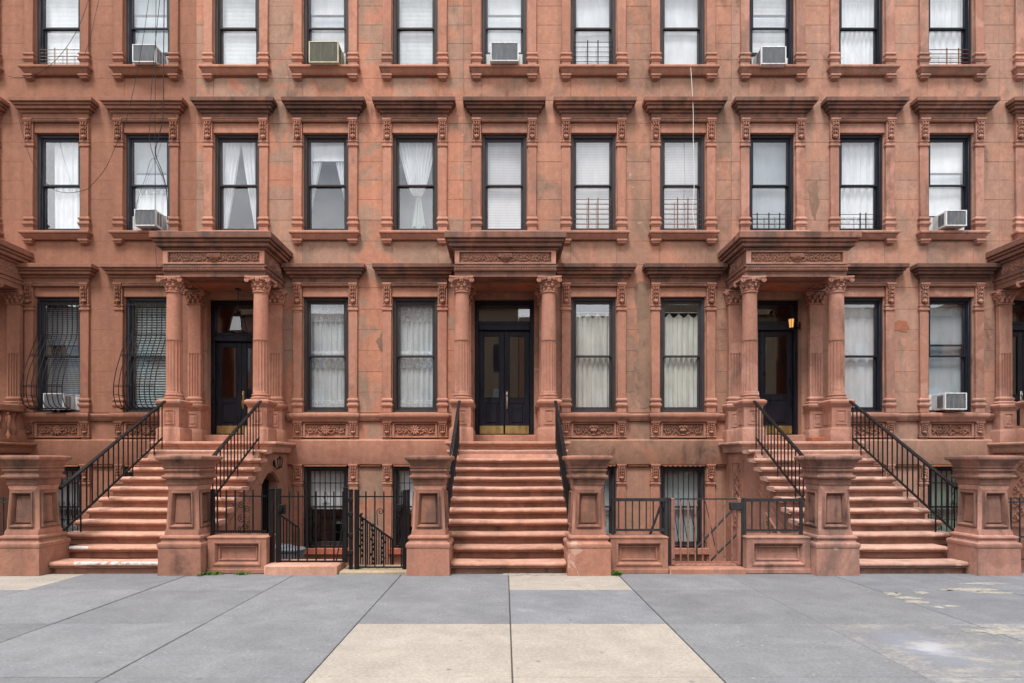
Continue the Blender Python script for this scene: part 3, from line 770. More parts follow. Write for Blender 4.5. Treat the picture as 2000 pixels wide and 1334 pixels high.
def portico(house, dx, t, hd):
    e = empty('portico', (dx, 12.03, 1.97), house)
    for s in (-1, 1):
        inst('pedestal', shared('pedcol', t, pedestal(.185, .185, True)), e, (dx + s * .855, 12.03, 1.972))
        inst('column', shared('colshaft', t, shaft), e, (dx + s * .855, 12.03, 2.91))
        inst('capital', shared('colcap', t, capital(False)), e, (dx + s * .855, 12.03, 4.886))
        inst('pilaster_pedestal', shared('pedpil', t, pedestal(.17, .12, False)), e, (dx + s * .85, 12.84, 1.972))
        inst('pilaster', shared('pilshaft', t, pilaster_shaft), e, (dx + s * .85, 12.86, 2.925))
        inst('pilaster_capital', shared('pilcap', t, capital(True)), e, (dx + s * .85, 12.83, 4.872))
    g = MB()
    g.mold(dx - .985, dx + .985, YW + .03, 11.90, [(0, 5.19), (0, 5.292), (.018, 5.298), (.018, 5.372), (.045, 5.38), (.045, 5.41), (.0, 5.425), (0, 5.69), (.03, 5.695), (.045, 5.71), (.05, 5.728), (.042, 5.742), (.035, 5.745), (.035, 5.75), (.105, 5.755), (.11, 5.765), (.11, 5.815), (.10, 5.82), (.098, 5.828), (.142, 5.834), (.15, 5.85), (.15, 5.872), (.14, 5.878), (.14, 5.885), (.18, 5.89), (.187, 5.90), (.187, 6.0), (.175, 6.012), (.0, 6.03)])
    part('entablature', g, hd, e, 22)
    inst('egg_and_dart_strip', shared('egglong', M['carve'] if t != M['At'] else t, egg_strip(.99, 44)), e, (dx, 11.885, 5.302))
    g = MB()                                            # framing of the frieze panel
    for (a, b, c, d) in ((-.985, -.895, 5.43, 5.685), (.895, .985, 5.43, 5.685), (-.895, .895, 5.43, 5.455), (-.895, .895, 5.66, 5.685)):
        g.box(dx + a, dx + b, 11.855, 11.91, c, d)
    part('frieze_frame', g, t, e, 0)
    inst('frieze_carving', shared('friezecarve', M['carve'], frieze_carving), e, (dx, 11.888, 5.557))
    for s in (-1, 1):
        o = inst('side_carving', shared('sidecarve', M['carve'], side_carving), e, (dx + s * .978, 12.42, 5.557))
        if s < 0: o.rotation_euler = (0, 0, pi)
    g = MB(); g.box(dx - .60, dx + .60, 12.26, 12.88, 5.165, 5.2)
    for (a, b, c, d) in ((-.66, -.60, 12.2, 12.9), (.60, .66, 12.2, 12.9), (-.60, .60, 12.2, 12.26)): g.box(dx + a, dx + b, c, d, 5.15, 5.2)
    part('soffit', g, M['soffit'], e, 0)

def leaf_door(e, x0, x1, y, z0, z1, dm, gz):
    w = x1 - x0; g = MB(); st = .105
    g.cbox(x0, x0 + st, y, y + .045, z0, z1, .006); g.cbox(x1 - st, x1, y, y + .045, z0, z1, .006)
    for (a, b) in ((z0, z0 + .21), (gz - .12, gz), (z1 - .11, z1)): g.cbox(x0 + st, x1 - st, y, y + .045, a, b, .006)
    part('door_leaf', g, dm, e)
    g = MB(); g.box(x0 + st, x1 - st, y + .012, y + .035, z0 + .21, gz - .12); g.fblock(x0 + st + .04, x1 - st - .04, y - .004, y + .02, z0 + .25, gz - .16, .018)
    part('lower_panel', g, dm, e, 0)
    g = MB()
    for (a, b, c, d) in ((x0 + st - .004, x0 + st + .012, gz - .004, z1 - .106), (x1 - st - .012, x1 - st + .004, gz - .004, z1 - .106), (x0 + st + .012, x1 - st - .012, gz - .004, gz + .012), (x0 + st + .012, x1 - st - .012, z1 - .122, z1 - .106)):
        g.cbox(a, b, y - .008, y + .03, c, d, .003)
    part('glazing_bead', g, dm, e, 0)
    g = MB(); g.box(x0 + st, x1 - st, y + .018, y + .023, gz, z1 - .11); part('door_pane', g, M['glass'], e, 0)
    g = MB(); g.cbox(x0 + .015, x1 - .015, y - .006, y, z0 + .012, z0 + .185, .002); part('kick_plate', g, M['brass'], e, 0)
def entrance(house, dx, t, dm, style):
    e = empty('door', (dx, 13.1, 1.97), house); y = 13.16; z0 = 2.165; hw = .635
    g = MB(); g.cbox(dx - .70, dx + .70, 12.80, 13.3, 1.965, 2.14, .012); part('threshold', g, t, e)
    g = MB(); g.cbox(dx - hw, dx - hw + .085, y - .06, y + .08, 2.142, 5.045, .008); g.cbox(dx + hw - .085, dx + hw, y - .06, y + .08, 2.142, 5.045, .008)
    g.cbox(dx - hw + .085, dx + hw - .085, y - .06, y + .08, 4.93, 5.045, .008)
    tz = 4.16 if style == 'B' else 4.40
    g.cbox(dx - hw + .085, dx + hw - .085, y - .08, y + .08, tz, tz + .12, .012); g.cbox(dx - hw + .085, dx + hw - .085, y - .035, y + .02, tz + .12, tz + .2, .006)
    g.box(dx - hw + .085, dx + hw - .085, y - .05, y + .08, 2.142, 2.163)
    part('door_frame', g, dm, e)
    g = MB(); g.box(dx - hw + .085, dx + hw - .085, y + .01, y + .015, tz + .2, 4.93); part('transom_pane', g, M['glass'], e, 0)
    a, b = dx - hw + .088, dx + hw - .088
    if style == 'D':
        leaf_door(e, a, dx - .16, y, z0, tz - .004, dm, 3.02); leaf_door(e, dx - .155, b, y, z0, tz - .004, dm, 3.02); hx = dx - .20
    else:
        leaf_door(e, a, dx - .003, y, z0, tz - .004, dm, 2.95); leaf_door(e, dx + .003, b, y, z0, tz - .004, dm, 2.95); hx = dx + (.055 if style == 'C' else .04)
    g = MB(); g.cbox(hx - .022, hx + .022, y - .012, y, 2.72, 3.10, .008)
    g.tube([(hx, y - .012, 2.92), (hx, y - .05, 2.90), (hx, y - .055, 2.83), (hx, y - .045, 2.77), (hx, y - .012, 2.76)], .012, 8)
    g.ell((hx, y - .02, 3.02), (.02, .014, .05), 8, 5)
    part('door_handle', g, M['brass'] if style == 'B' else M['chrome'], e)

APRON = {'A': 'rosette', 'B': 'rosette', 'C': 'urn', 'D': 'leaf', 'E': 'leaf'}
FM = {'A': M['frameA'], 'B': M['frameB'], 'C': M['frameC'], 'D': M['frameD'], 'E': M['frameE']}
LIFT = {(3, 1): .30, (3, 3): .30, (3, 5): .30, (3, 8): .30, (2, 1): .27, (2, 10): .27, (1, 0): .24, (1, 10): .24}
HOUSES = {}
def house(k, door_bay, label, bays, style):
    dx = (door_bay - 5) * P; x0, x1 = dx - .86, dx - .86 + W
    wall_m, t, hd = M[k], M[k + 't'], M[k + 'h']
    h = thing('brownstone_house', (dx + P, YW, -1.0), label, 'house', 'row of brownstone houses'); HOUSES[k] = h
    wb = [b for b in bays if b != door_bay]
    X = lambda b: (b - 5) * P + (.13 if b == 11 else 0)
    holes = [(X(b) - .475, X(b) + .475, *z) for b in bays for z in (Z3, Z2)] + [(X(b) - .475, X(b) + .475, *z) for b in wb for z in (Z1, Z0)]
    holes.append((dx - .635, dx + .635, 2.142, 5.045))
    wall = part('wall', wall_mesh(x0, x1, -1.0, TOPZ, holes, YW + .012, YW + .32), wall_m, h, 0, False)
    # coursed stones, each its own piece
    for r in range(len(ROWS) - 1):
        zt, zb = ROWS[r], ROWS[r + 1]; iv = [(x0, x1)]; cuts = []
        def sub(iv, a, b):
            out = []
            for p, q in iv:
                if b <= p or a >= q: out.append((p, q)); continue
                if a > p: out.append((p, a))
                if b < q: out.append((b, q))
            return out
        for a, b, c, d in holes:
            if min(zt, d) - max(zb, c) > .001: iv = sub(iv, a - .005, b + .005)
        for b in bays:
            for z in ((Z3, Z2) if b == door_bay else (Z3, Z2, Z1)):
                c, d = z[0] - .25, z[1] + .60
                if min(zt, d) - max(zb, c) > .45 * (zt - zb): iv = sub(iv, X(b) - .66, X(b) + .66)
            cuts += [X(b) - .49, X(b) + .49]
        if min(zt, 5.95) - max(zb, 1.9) > .5 * (zt - zb): iv = sub(iv, dx - .95, dx + .95) if zb > 5.1 else iv
        fin = []
        for p, q in iv:
            pts = [p] + ([c for c in sorted(cuts) if p + .2 < c < q - .2] if q - p > 1.3 else []) + [q]
            fin += list(zip(pts[:-1], pts[1:]))
        jn = .0008 if k == 'A' else .0016
        for p, q in fin:
            if q - p < .05: continue
            g = MB(); dy = random.uniform(0, .0015 if k == 'A' else .004)
            g.fblock(p + jn, q - jn, YW - dy, YW + .03, zb + jn, zt - jn, .002 if k == 'A' else .0035)
            part('stone_block', g, wall_m, wall, 0)
    # smooth base band, string course, aprons
    g = MB(); g.prism([(YW + .03, BANDB), (YW - .055, BANDB), (YW - .06, BANDB + .01), (YW - .06, BANDT - .03), (YW - .03, BANDT), (YW + .03, BANDT + .012)], 'x', dx + 1.0, x1 - .001)
    if k == 'A': pass
    part('base_band', g, t if k in 'AB' else wall_m, h)
    g = MB(); prof = [(YW + .03, 2.44), (YW - .03, 2.44), (YW - .04, 2.47), (YW - .05, 2.475), (YW - .06, 2.51), (YW - .075, 2.53), (YW - .075, 2.57), (YW - .06, 2.585), (YW + .03, 2.60)]
    g.prism(prof, 'x', dx + 1.08, x1 - .001); part('string_course', g, t, h)
    for b in wb:
        bx = X(b)
        g = MB(); g.mold(bx - .665, bx + .665, YW + .03, YW - .085, [(0, 2.42), (.01, 2.45), (.03, 2.48), (.045, 2.50), (.065, 2.53), (.065, 2.585), (.055, 2.60), (-.03, 2.612)]); sl = part('parlor_sill', g, t, h)
        for s in (-1, 1):
            inst('console', shared('bracket', t, orn_bracket), h, (bx + s * .587, YW, 2.425), (1, .72, .58))
        g = MB()
        for (a, bb, c, d) in ((-.48, -.43, 2.08, 2.41), (.43, .48, 2.08, 2.41), (-.43, .43, 2.08, 2.115), (-.43, .43, 2.375, 2.41)): g.cbox(bx + a, bx + bb, YW - .045, YW + .02, c, d, .006)
        part('apron_frame', g, t, h, 0)
        inst('apron_carving', shared('apron' + APRON[k], t if k in 'AB' else M['carve'], apron_panel(APRON[k])), h, (bx, YW - .006, 2.245))
        # basement window dressing
        for s in (-1, 1):
            inst('basement_bracket', shared('bracket', t, orn_bracket), h, (bx + s * .587, YW, BANDB + .005), (1, .66, .74))
            g = MB(); g.cbox(bx + s * .587 - .09, bx + s * .587 + .09, YW - .03, YW + .03, -.93, BANDB - .47, .006); part('basement_pilaster', g, t, h)
        g = MB(); g.prism([(bx - .475, BANDB - .001), (bx + .475, BANDB - .001), (bx + .44, BANDB - .045), (bx - .44, BANDB - .045)], 'y', YW - .05, YW + .02); part('basement_lintel', g, M['soffit'], h, 0)
        g = MB(); g.cbox(bx - .56, bx + .56, YW - .10, YW + .2, Z0[0] - .13, Z0[0], .01); part('basement_sill', g, M['redsill'] if k == 'B' else t, h)
        g = MB(); g.cbox(bx + .72, bx + P - .72, YW - .04, YW + .03, BANDB - .05, BANDB - .001, .012); part('band_moulding', g, M['soffit'] if k != 'A' else t, h)
    for b in bays:
        for f, z in ((3, Z3), (2, Z2), (1, Z1), (0, Z0)):
            if b == door_bay and f < 2: continue
            window(h, X(b), z[0], z[1], FM[k], .5, LIFT.get((f, b), 0))
            if f: surround(h, X(b), z[0], z[1], t, hd, sill=(f >= 2))
    portico(h, dx + (.2 if k == 'A' else .02), t, hd)
    entrance(h, dx, t, M['doorC'] if k == 'C' else M['door'], style)
    # rooms behind the glass
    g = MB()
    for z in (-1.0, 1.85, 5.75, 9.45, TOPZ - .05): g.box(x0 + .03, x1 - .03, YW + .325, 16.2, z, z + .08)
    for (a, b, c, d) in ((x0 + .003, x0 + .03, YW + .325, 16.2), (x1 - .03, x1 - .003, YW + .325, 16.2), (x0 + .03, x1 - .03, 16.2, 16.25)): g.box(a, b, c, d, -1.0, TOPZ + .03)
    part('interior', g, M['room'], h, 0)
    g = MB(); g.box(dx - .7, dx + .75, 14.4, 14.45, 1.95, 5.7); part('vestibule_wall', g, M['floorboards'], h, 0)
    return h
house('A', -1, 'leftmost brownstone house front, evenly painted smooth reddish brown, with bulging window grilles', [-1, 0, 1], 'B')
house('B', 2, 'patched salmon and brown brownstone house with hanging lantern portico, second from left', [2, 3, 4], 'B')
house('C', 5, 'central brownstone house with worn black double doors and cream parlor curtains', [5, 6, 7], 'C')
house('D', 8, 'flaking brownstone house on the right with amber wall lantern beside its black door', [8, 9, 10], 'D')
house('E', 11, 'brownstone house at the right edge, only its portico pilaster and window edge showing', [11], 'D')

def flake(k, pts, mat, name):
    random.seed(len(pts)); P2 = []
    for i in range(len(pts)):
        a, b = pts[i], pts[(i + 1) % len(pts)]
        for q in range(5): t = q / 5; P2.append((PX(a[0] + (b[0] - a[0]) * t + random.uniform(-1.6, 1.6), YW), PZ(a[1] + (b[1] - a[1]) * t + random.uniform(-1.6, 1.6), YW)))
    g = MB(); g.prism(P2, 'y', YW - .0065, YW + .01); part(name, g, mat, HOUSES[k], 0)
flake('C', [(1238, 560), (1250, 548), (1268, 555), (1270, 640), (1270, 796), (1252, 797), (1245, 770), (1238, 735), (1241, 700), (1249, 665), (1244, 620)], M['spall'], 'spalled_patch')
flake('D', [(1747, 632), (1753, 625), (1770, 628), (1775, 640), (1770, 648), (1747, 646)], M['soffit'], 'spalled_patch')
flake('B', [(735, 668), (746, 650), (748, 690), (741, 684)], M['spall'], 'spalled_patch')
flake('C', [(1105, 200), (1120, 205), (1112, 250), (1098, 280), (1094, 240)], M['spall'], 'spalled_patch')
flake('D', [(1580, 360), (1596, 352), (1600, 395), (1592, 430), (1583, 410)], M['spall'], 'spalled_patch')
# ------------------------------------------------------------------ stoops
NOSE = [8.58] + [8.71 + .274 * k for k in range(1, 12)]
RISE = .164
def tread_fn(hw, seed=0):      # worn tread: dished in the middle, nose chipped here and there
    def fn(g):
        rs = random.Random(seed * 17 + 3); n = 56
        prof = [(.335, -.062), (.03, -.082), (.046, -.066), (.036, -.062), (.012, -.058), (.003, -.046), (0, -.032), (.002, -.016), (.011, -.005), (.026, 0), (.335, 0)]
        chips = [(rs.uniform(-hw, hw), rs.uniform(.012, .03), rs.uniform(.004, .013)) for _ in range(7)]
        ph = [rs.uniform(0, 6) for _ in range(4)]; vs = []; fs = []; m = len(prof)
        for i in range(n + 1):
            x = -hw + 2 * hw * i / n; end = min(1, (hw - abs(x)) / .03) if abs(x) > hw - .03 else 1
            dish = .007 * math.exp(-(x / .45) ** 2); wob = .0025 * sin(5 * x + ph[0]) + .0018 * sin(17 * x + ph[1]) + rs.uniform(-.0012, .0012)
            chip = sum(d * math.exp(-((x - c) / w) ** 2) for c, w, d in chips)
            for j, (y, z) in enumerate(prof):
                nose = 3 <= j <= 9
                yy = y + (wob + chip * (1.2 if j >= 6 else .4) + (1 - end) * .018 if nose else 0); zz = z - (dish if j >= 6 else 0) - (chip * .8 if 7 <= j <= 9 else 0)
                vs.append((x, yy, zz))
        for i in range(n):
            for j in range(m): fs.append((i * m + j, i * m + (j + 1) % m, (i + 1) * m + (j + 1) % m, (i + 1) * m + j))
        fs += [tuple(range(m)), tuple(n * m + j for j in range(m - 1, -1, -1))]
        g.add(vs, fs)
    return fn
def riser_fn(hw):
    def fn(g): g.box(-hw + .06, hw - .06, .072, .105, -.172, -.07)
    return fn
def stoop(k, dx, label, arch=0, carved=0, hwid=1.14):
    cx = dx + .06; sm = M[k + 's']
    e = thing('stoop', (cx, 8.6, 0), label, 'stoop', 'stone stoops')
    for i in range(11):
        hw = .815 if i < 2 else hwid
        st = inst('step', shared(('tread', hw, (i * 3 + int(cx * 2)) % 5), sm, tread_fn(hw, (i * 3 + int(cx * 2)) % 5)), e, (cx, NOSE[i], RISE * (i + 1)))
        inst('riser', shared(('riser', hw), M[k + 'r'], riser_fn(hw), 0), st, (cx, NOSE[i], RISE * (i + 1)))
    zl = RISE * 12
    g = MB(); g.mold(cx - hwid - .02, cx + hwid + .02, YW - .005, 11.78, [(-.06, zl - .21), (-.04, zl - .19), (-.03, zl - .10), (-.005, zl - .09), (.005, zl - .07), (.03, zl - .06), (.055, zl - .05), (.062, zl - .03), (.055, zl - .01), (.03, zl)])
    part('landing', g, sm, e)
    sides = M['Br'] if k == 'B' else M[k + 't']
    def body(y0i, yend, xa, xb):
        pts = [(NOSE[y0i] + .10, -.95)]
        for i in range(y0i, 11): pts += [(NOSE[i] + .10, RISE * i - .04 if i > y0i else -.94), (NOSE[i] + .10, RISE * (i + 1) - .085)]
        out = [p for p in pts if p[0] < yend - .01] + [(yend, min(RISE * 11, 9) - .085), (yend, -.95)]
        g = MB(); g.prism(out, 'x', xa, xb); return g
    part('stair_body', body(0, 11.40, cx - (1.03), cx + 1.03), sides, e, 0)
    if arch:
        a, b = (cx - 1.03, cx + .60) if arch > 0 else (cx - .60, cx + 1.03)
        g = MB(); g.box(a, b, 11.402, YW + .01, -.95, zl - .2); part('landing_body', g, sides, e, 0)
        y0, y1, zs, zc = 11.52, 12.34, 1.16, 1.36
        arc = [(y1 - (y1 - y0) * q / 14, zs + (zc - zs) * sin(pi * q / 14)) for q in range(15)]
        pts = [(11.402, -.95), (11.402, zl - .2), (YW + .01, zl - .2), (YW + .01, -.95), (y1, -.95)] + arc + [(y0, -.95)]
        xa, xb = sorted((cx + arch * .60, cx + arch * 1.03))
        g = MB(); g.prism(pts, 'x', xa + .003 * (arch > 0), xb); part('arched_wall', g, sides, e, 30)
        arc2 = [(y1 + .03 - (y1 - y0 + .06) * q / 14, zs + (zc - zs + .03) * sin(pi * q / 14)) for q in range(15)]
        arc3 = [(y1 + .13 - (y1 - y0 + .26) * q / 14, zs + (zc - zs + .15) * sin(pi * q / 14)) for q in range(15)]
        g = MB(); g.prism(arc2 + arc3[::-1], 'x', cx + arch * 1.02, cx + arch * 1.055); part('arch_moulding', g, sides, e, 30)
        g = MB(); x = cx + arch * .84
        g.box(min(x, x - arch * .03), max(x, x - arch * .03), y0 - .05, y1 + .05, -.95, 1.4)
        for q in range(7): g.box(x + arch * .01, x + arch * .025, y0 + .06 + q * .115, y0 + .075 + q * .115, -.9, 1.34)
        part('areaway_door', g, M['iron'], e, 0)
    else:
        g = MB(); g.box(cx - 1.03, cx + 1.03, 11.402, YW + .01, -.95, zl - .2); part('landing_body', g, sides, e, 0)
    # stringer mouldings and the triangular carved side panels
    for s in (-1, 1):
        if s * cx > 3: continue                       # only the side one could see
        xs = cx + s * 1.03
        def bar(y0, z0, y1, z1, t=.03, d=.025):
            L = math.hypot(y1 - y0, z1 - z0); ny, nz = -(z1 - z0) / L * t / 2, (y1 - y0) / L * t / 2
            g.prism([(y0 + ny, z0 + nz), (y1 + ny, z1 + nz), (y1 - ny, z1 - nz), (y0 - ny, z0 - nz)], 'x', xs - s * .01, xs + s * d)
        g = MB(); bar(9.05, -.10, 11.35, 1.27, .05); bar(9.15, -.22, 11.35, 1.10, .025, .018)
        part('stringer_moulding', g, sides, e, 0)
        g = MB(); bar(9.75, -.05, 10.95, .66, .03); bar(10.95, .675, 10.95, -.05, .03, .0235); bar(9.74, -.05, 10.965, -.05, .03, .022); part('side_panel_frame', g, sides, e, 0)
        q = MB()
        for (yy, zz, R) in ((10.3, .10, .10), (10.55, .16, .13), (10.78, .13, .12), (10.78, .40, .10), (10.6, .33, .07), (10.86, .56, .05)):
            q.tube(spiral(yy, zz, R, 1.4, .3, 1, 0, 16), .016, 5, .01)
            for a in range(5): q.ell((yy + R * cos(a * 1.3), 0, zz + R * sin(a * 1.3)), (.018, .02, .04), 6, 4, a * 1.3)
        g = MB(); g.add([(xs - s * y * 0 + s * .008 + y, x, z) for x, y, z in q.v], q.f); part('side_carving', g, M['carve'] if k != 'B' else sides, e)
        if carved == s:
            g = MB()
            for (a, b, c, d) in ((12.0, 12.05, .25, 1.6), (12.55, 12.6, .25, 1.6), (12.05, 12.55, .25, .30), (12.05, 12.55, 1.55, 1.6)): g.box(min(xs - s * .01, xs + s * .02), max(xs - s * .01, xs + s * .02), a, b, c, d)
            part('pier_panel_frame', g, sides, e, 0)
            q = MB()
            for j in range(8):
                q.tube(spiral(12.30 + .09 * (-1) ** j, .42 + .145 * j, .085, 1.4, pi / 2, (-1) ** j, 0, 14), .015, 5, .009)
                q.ell((12.3, 0, .42 + .145 * j), (.03, .02, .05), 6, 4, .5)
            g = MB(); g.add([(xs + s * .006 + y, x, z) for x, y, z in q.v], q.f); part('pier_carving', g, M['carve'], e)
    return e
def plain_side(e): return e
stoop('A', -2 * W + .2, 'painted stone stoop at the left edge, mostly out of frame', 0)
stoop('B', -W, 'salmon painted stone stoop with arched side door and chipped white lowest steps, on the left', 1)
stoop('C', 0, 'central reddish stone stoop rising straight to the worn double doors', 0)
stoop('D', W, 'sandy worn stone stoop on the right leading to the lantern-lit door', 0, -1)
stoop('E', 2 * W, 'stone stoop at the right edge, mostly out of frame', 0, -1)
# worn white paint left on the lowest steps of the left stoop
def paint_strip(xa, xb, y, z, seed):
    random.seed(seed); g = MB(); n = 24
    f = lambda x: .014 + .012 * random.random()
    lo = [(xa + (xb - xa) * i / n, f(i)) for i in range(n + 1)]; vs = []; fs = []
    for (x, r) in lo:
        top = .03 + .05 * random.random()
        vs += [(x, y - .0025, z - .045 + r * .6), (x, y - .0025, z - .012), (x, y + .012, z + .002), (x, y + top, z + .0025)]
    for i in range(n):
        for j in range(3): fs.append((4 * i + j, 4 * i + j + 1, 4 * i + j + 5, 4 * i + j + 4))
    g.add(vs, fs); return g
cxB = -W + .06
stB = [o for o in bpy.data.objects if o.name.startswith('stoop') and o.parent is None and abs(WL[o.name].x - cxB) < .01][0]
for i, (a, b, st) in enumerate(((-.44, .02, 0), (.08, .80, 0), (-.80, -.52, 1))):
    part('white_paint_remnant', paint_strip(cxB + a, cxB + b, NOSE[st] - .0015, RISE * (st + 1), 3 + i), M['whitepaint'], stB, 0, False)

# ------------------------------------------------------------------ newel pillars
def die_fn(g):
    lv = [(.237, .0008, .55), (.236, .0008, .60), (.231, .034, .64), (.209, .034, 1.19), (.207, .0008, 1.22), (.206, .0008, 1.265)]
    vs = []
    for hw, c, z in lv:
        vs += [(-hw + c, -hw, z), (hw - c, -hw, z), (hw, -hw + c, z), (hw, hw - c, z), (hw - c, hw, z), (-hw + c, hw, z), (-hw, hw - c, z), (-hw, -hw + c, z)]
    fs = []
    for i in range(5):
        for k in range(8):
            if i == 2 and k % 2 == 0: continue
            a, b = 8 * i + k, 8 * i + (k + 1) % 8; fs.append((a, b, b + 8, a + 8))
    g.add(vs, fs)
    g.box(-.14, .14, -.14, .14, .56, 1.25)
def die_panel(g):              # recessed panel for the front face
    z0, z1 = .64, 1.19
    def hwz(z): return .231 + (.209 - .231) * (z - z0) / (z1 - z0)
    rings = [(0, 0), (.026, 0), (.030, .022), (.044, .025), (.052, .014), (.070, -.046), (.080, -.046), (.083, -.030), (.092, -.026), (.104, -.026)]
    vs = []; fs = []
    for i, d in rings:
        for (s, z) in ((-1, z0 + i), (1, z0 + i), (1, z1 - i), (-1, z1 - i)):
            w = hwz(z) - .034 - i; vs.append((s * w, -hwz(z) - d, z))
    for r in range(len(rings) - 1):
        for k in range(4): fs.append((4 * r + k, 4 * r + (k + 1) % 4, 4 * r + 4 + (k + 1) % 4, 4 * r + 4 + k))
    n = 4 * (len(rings) - 1); fs.append((n, n + 1, n + 2, n + 3)); g.add(vs, fs)
def pil_foot(g): g.stack(0, 0, [(.298, .298, 0), (.294, .294, .385), (.302, .302, .39), (.308, .308, .415), (.306, .306, .44), (.292, .292, .458), (.27, .27, .463), (.262, .262, .485), (.262, .262, .50), (.275, .275, .505), (.282, .282, .525), (.276, .276, .545), (.25, .25, .553), (.23, .23, .562)])
def pil_cap(g): g.stack(0, 0, [(.21, .21, 1.255), (.219, .219, 1.262), (.222, .222, 1.335), (.24, .24, 1.34), (.262, .262, 1.352), (.268, .268, 1.372), (.26, .26, 1.392), (.238, .238, 1.398), (.234, .234, 1.42), (.246, .246, 1.445), (.254, .254, 1.455), (.254, .254, 1.478), (.242, .242, 1.483), (.242, .242, 1.492), (.258, .258, 1.497), (.26, .26, 1.515), (.25, .25, 1.52), (.256, .256, 1.545), (.276, .276, 1.575), (.292, .292, 1.60), (.314, .314, 1.605), (.322, .322, 1.625), (.32, .32, 1.65), (.306, .306, 1.665), (.20, .20, 1.672)])
def pillar(cx, m, label, cap, foot):
    cy = 8.43 + .30; e = thing('stoop_pillar', (cx, cy, 0), label, 'pillar', 'stone newel pillars at the foot of the stoops')
    inst('base', shared('pilfoot', foot, pil_foot, 22), e, (cx, cy, 0))
    inst('shaft', shared('pildie', m, die_fn), e, (cx, cy, 0))
    for r in range(4): inst('panel', shared('diepanel', cap, die_panel, 18), e, (cx, cy, 0), None, (0, 0, r * pi / 2))  # panels take the cap stone: grime, and recess shade put into colour
    inst('cap', shared('pilcapp', cap, pil_cap, 22), e, (cx, cy, 0))
for k, m, dx, la, lb in (('B', 'pB', -W, 'mossy stone pillar at the left edge of the frame, left of the left stoop', 'stone pillar between the left stoop and the black picket fence'),
                         ('C', 'pC', 0, 'stone pillar left of the central stoop, beside the black gate post', 'stone pillar right of the central stoop with white flaking at its foot'),
                         ('D', 'pD', W, 'dark-capped stone pillar left of the right-hand stoop beside the low panelled wall', 'stone pillar at the right edge of the frame, right of the right-hand stoop')):
    pillar(dx + .06 - 1.118, M[m], la, M[m + 'c'], M[m]); pillar(dx + .06 + 1.118, M[m], lb, M[m + 'c'], M['pCw'] if k == 'C' else M[m])

# ------------------------------------------------------------------ iron work
def bar_mesh(w, h, mat, rnd=False):
    def fn(g):
        if rnd: g.lathe(0, 0, [(w / 2, 0), (w / 2, h)], 8)
        else: g.box(-w / 2, w / 2, -w / 2, w / 2, 0, h)
    return shared(('bar', round(w, 4), round(h, 3), rnd), mat, fn, 40 if rnd else 0)
def stoop_railing(x, label, mat, side):
    e = thing('stoop_railing', (x, 8.95, .3), label, 'railing', 'black iron stoop railings')
    y0, y1 = 8.98, 11.66; sl = .562
    zb = lambda y: .525 + sl * (y - 8.98); zt = lambda y: zb(y) + .655
    g = MB(); g.prism([(y0, zb(y0) - .018), (y1, zb(y1) - .018), (y1, zb(y1) + .018), (y0, zb(y0) + .018)], 'x', x - .011, x + .011); part('bottom_bar', g, mat, e, 0)
    g = MB(); g.prism([(y0, zt(y0) - .012), (y1 + .08, zt(y1 + .08) - .012), (y1 + .08, zt(y1 + .08) + .008), (y0, zt(y0) + .008)], 'x', x - .019, x + .019)
    g.prism([(y0, zt(y0) + .0085), (y1 + .08, zt(y1 + .08) + .0085), (y1 + .08, zt(y1 + .08) + .026), (y0, zt(y0) + .026)], 'x', x - .028, x + .028)
    part('handrail', g, mat, e, 0)
    n = 20
    for i in range(n + 1):
        y = y0 + .04 + (y1 - y0 - .05) * i / n
        if i % 5 == 3 or i == n:
            k = max(j for j in range(12) if NOSE[j] < y + .05); zf = RISE * (k + 1)
            inst('baluster', bar_mesh(.016, zt(y) - zf, mat), e, (x, y, zf))
        else: inst('baluster', bar_mesh(.016, .64, mat), e, (x, y, zb(y)))
R = 'black iron stair railing '
for dx, nm in ((-W, 'left'), (0, 'centre'), (W, 'right')):
    for s, sd in ((-1, 'left'), (1, 'right')):
        lab = R + {('left', 'left'): 'on the left side of the left stoop', ('left', 'right'): 'between the left stoop and the areaway with arched door',
                   ('centre', 'left'): 'seen almost edge-on, left side of the central stoop', ('centre', 'right'): 'seen almost edge-on, right side of the central stoop',
                   ('right', 'left'): 'on the left side of the right-hand stoop', ('right', 'right'): 'on the right side of the right-hand stoop'}[(nm, sd)]
        stoop_railing(dx + .06 + s * .925, lab, M['iron'], s)

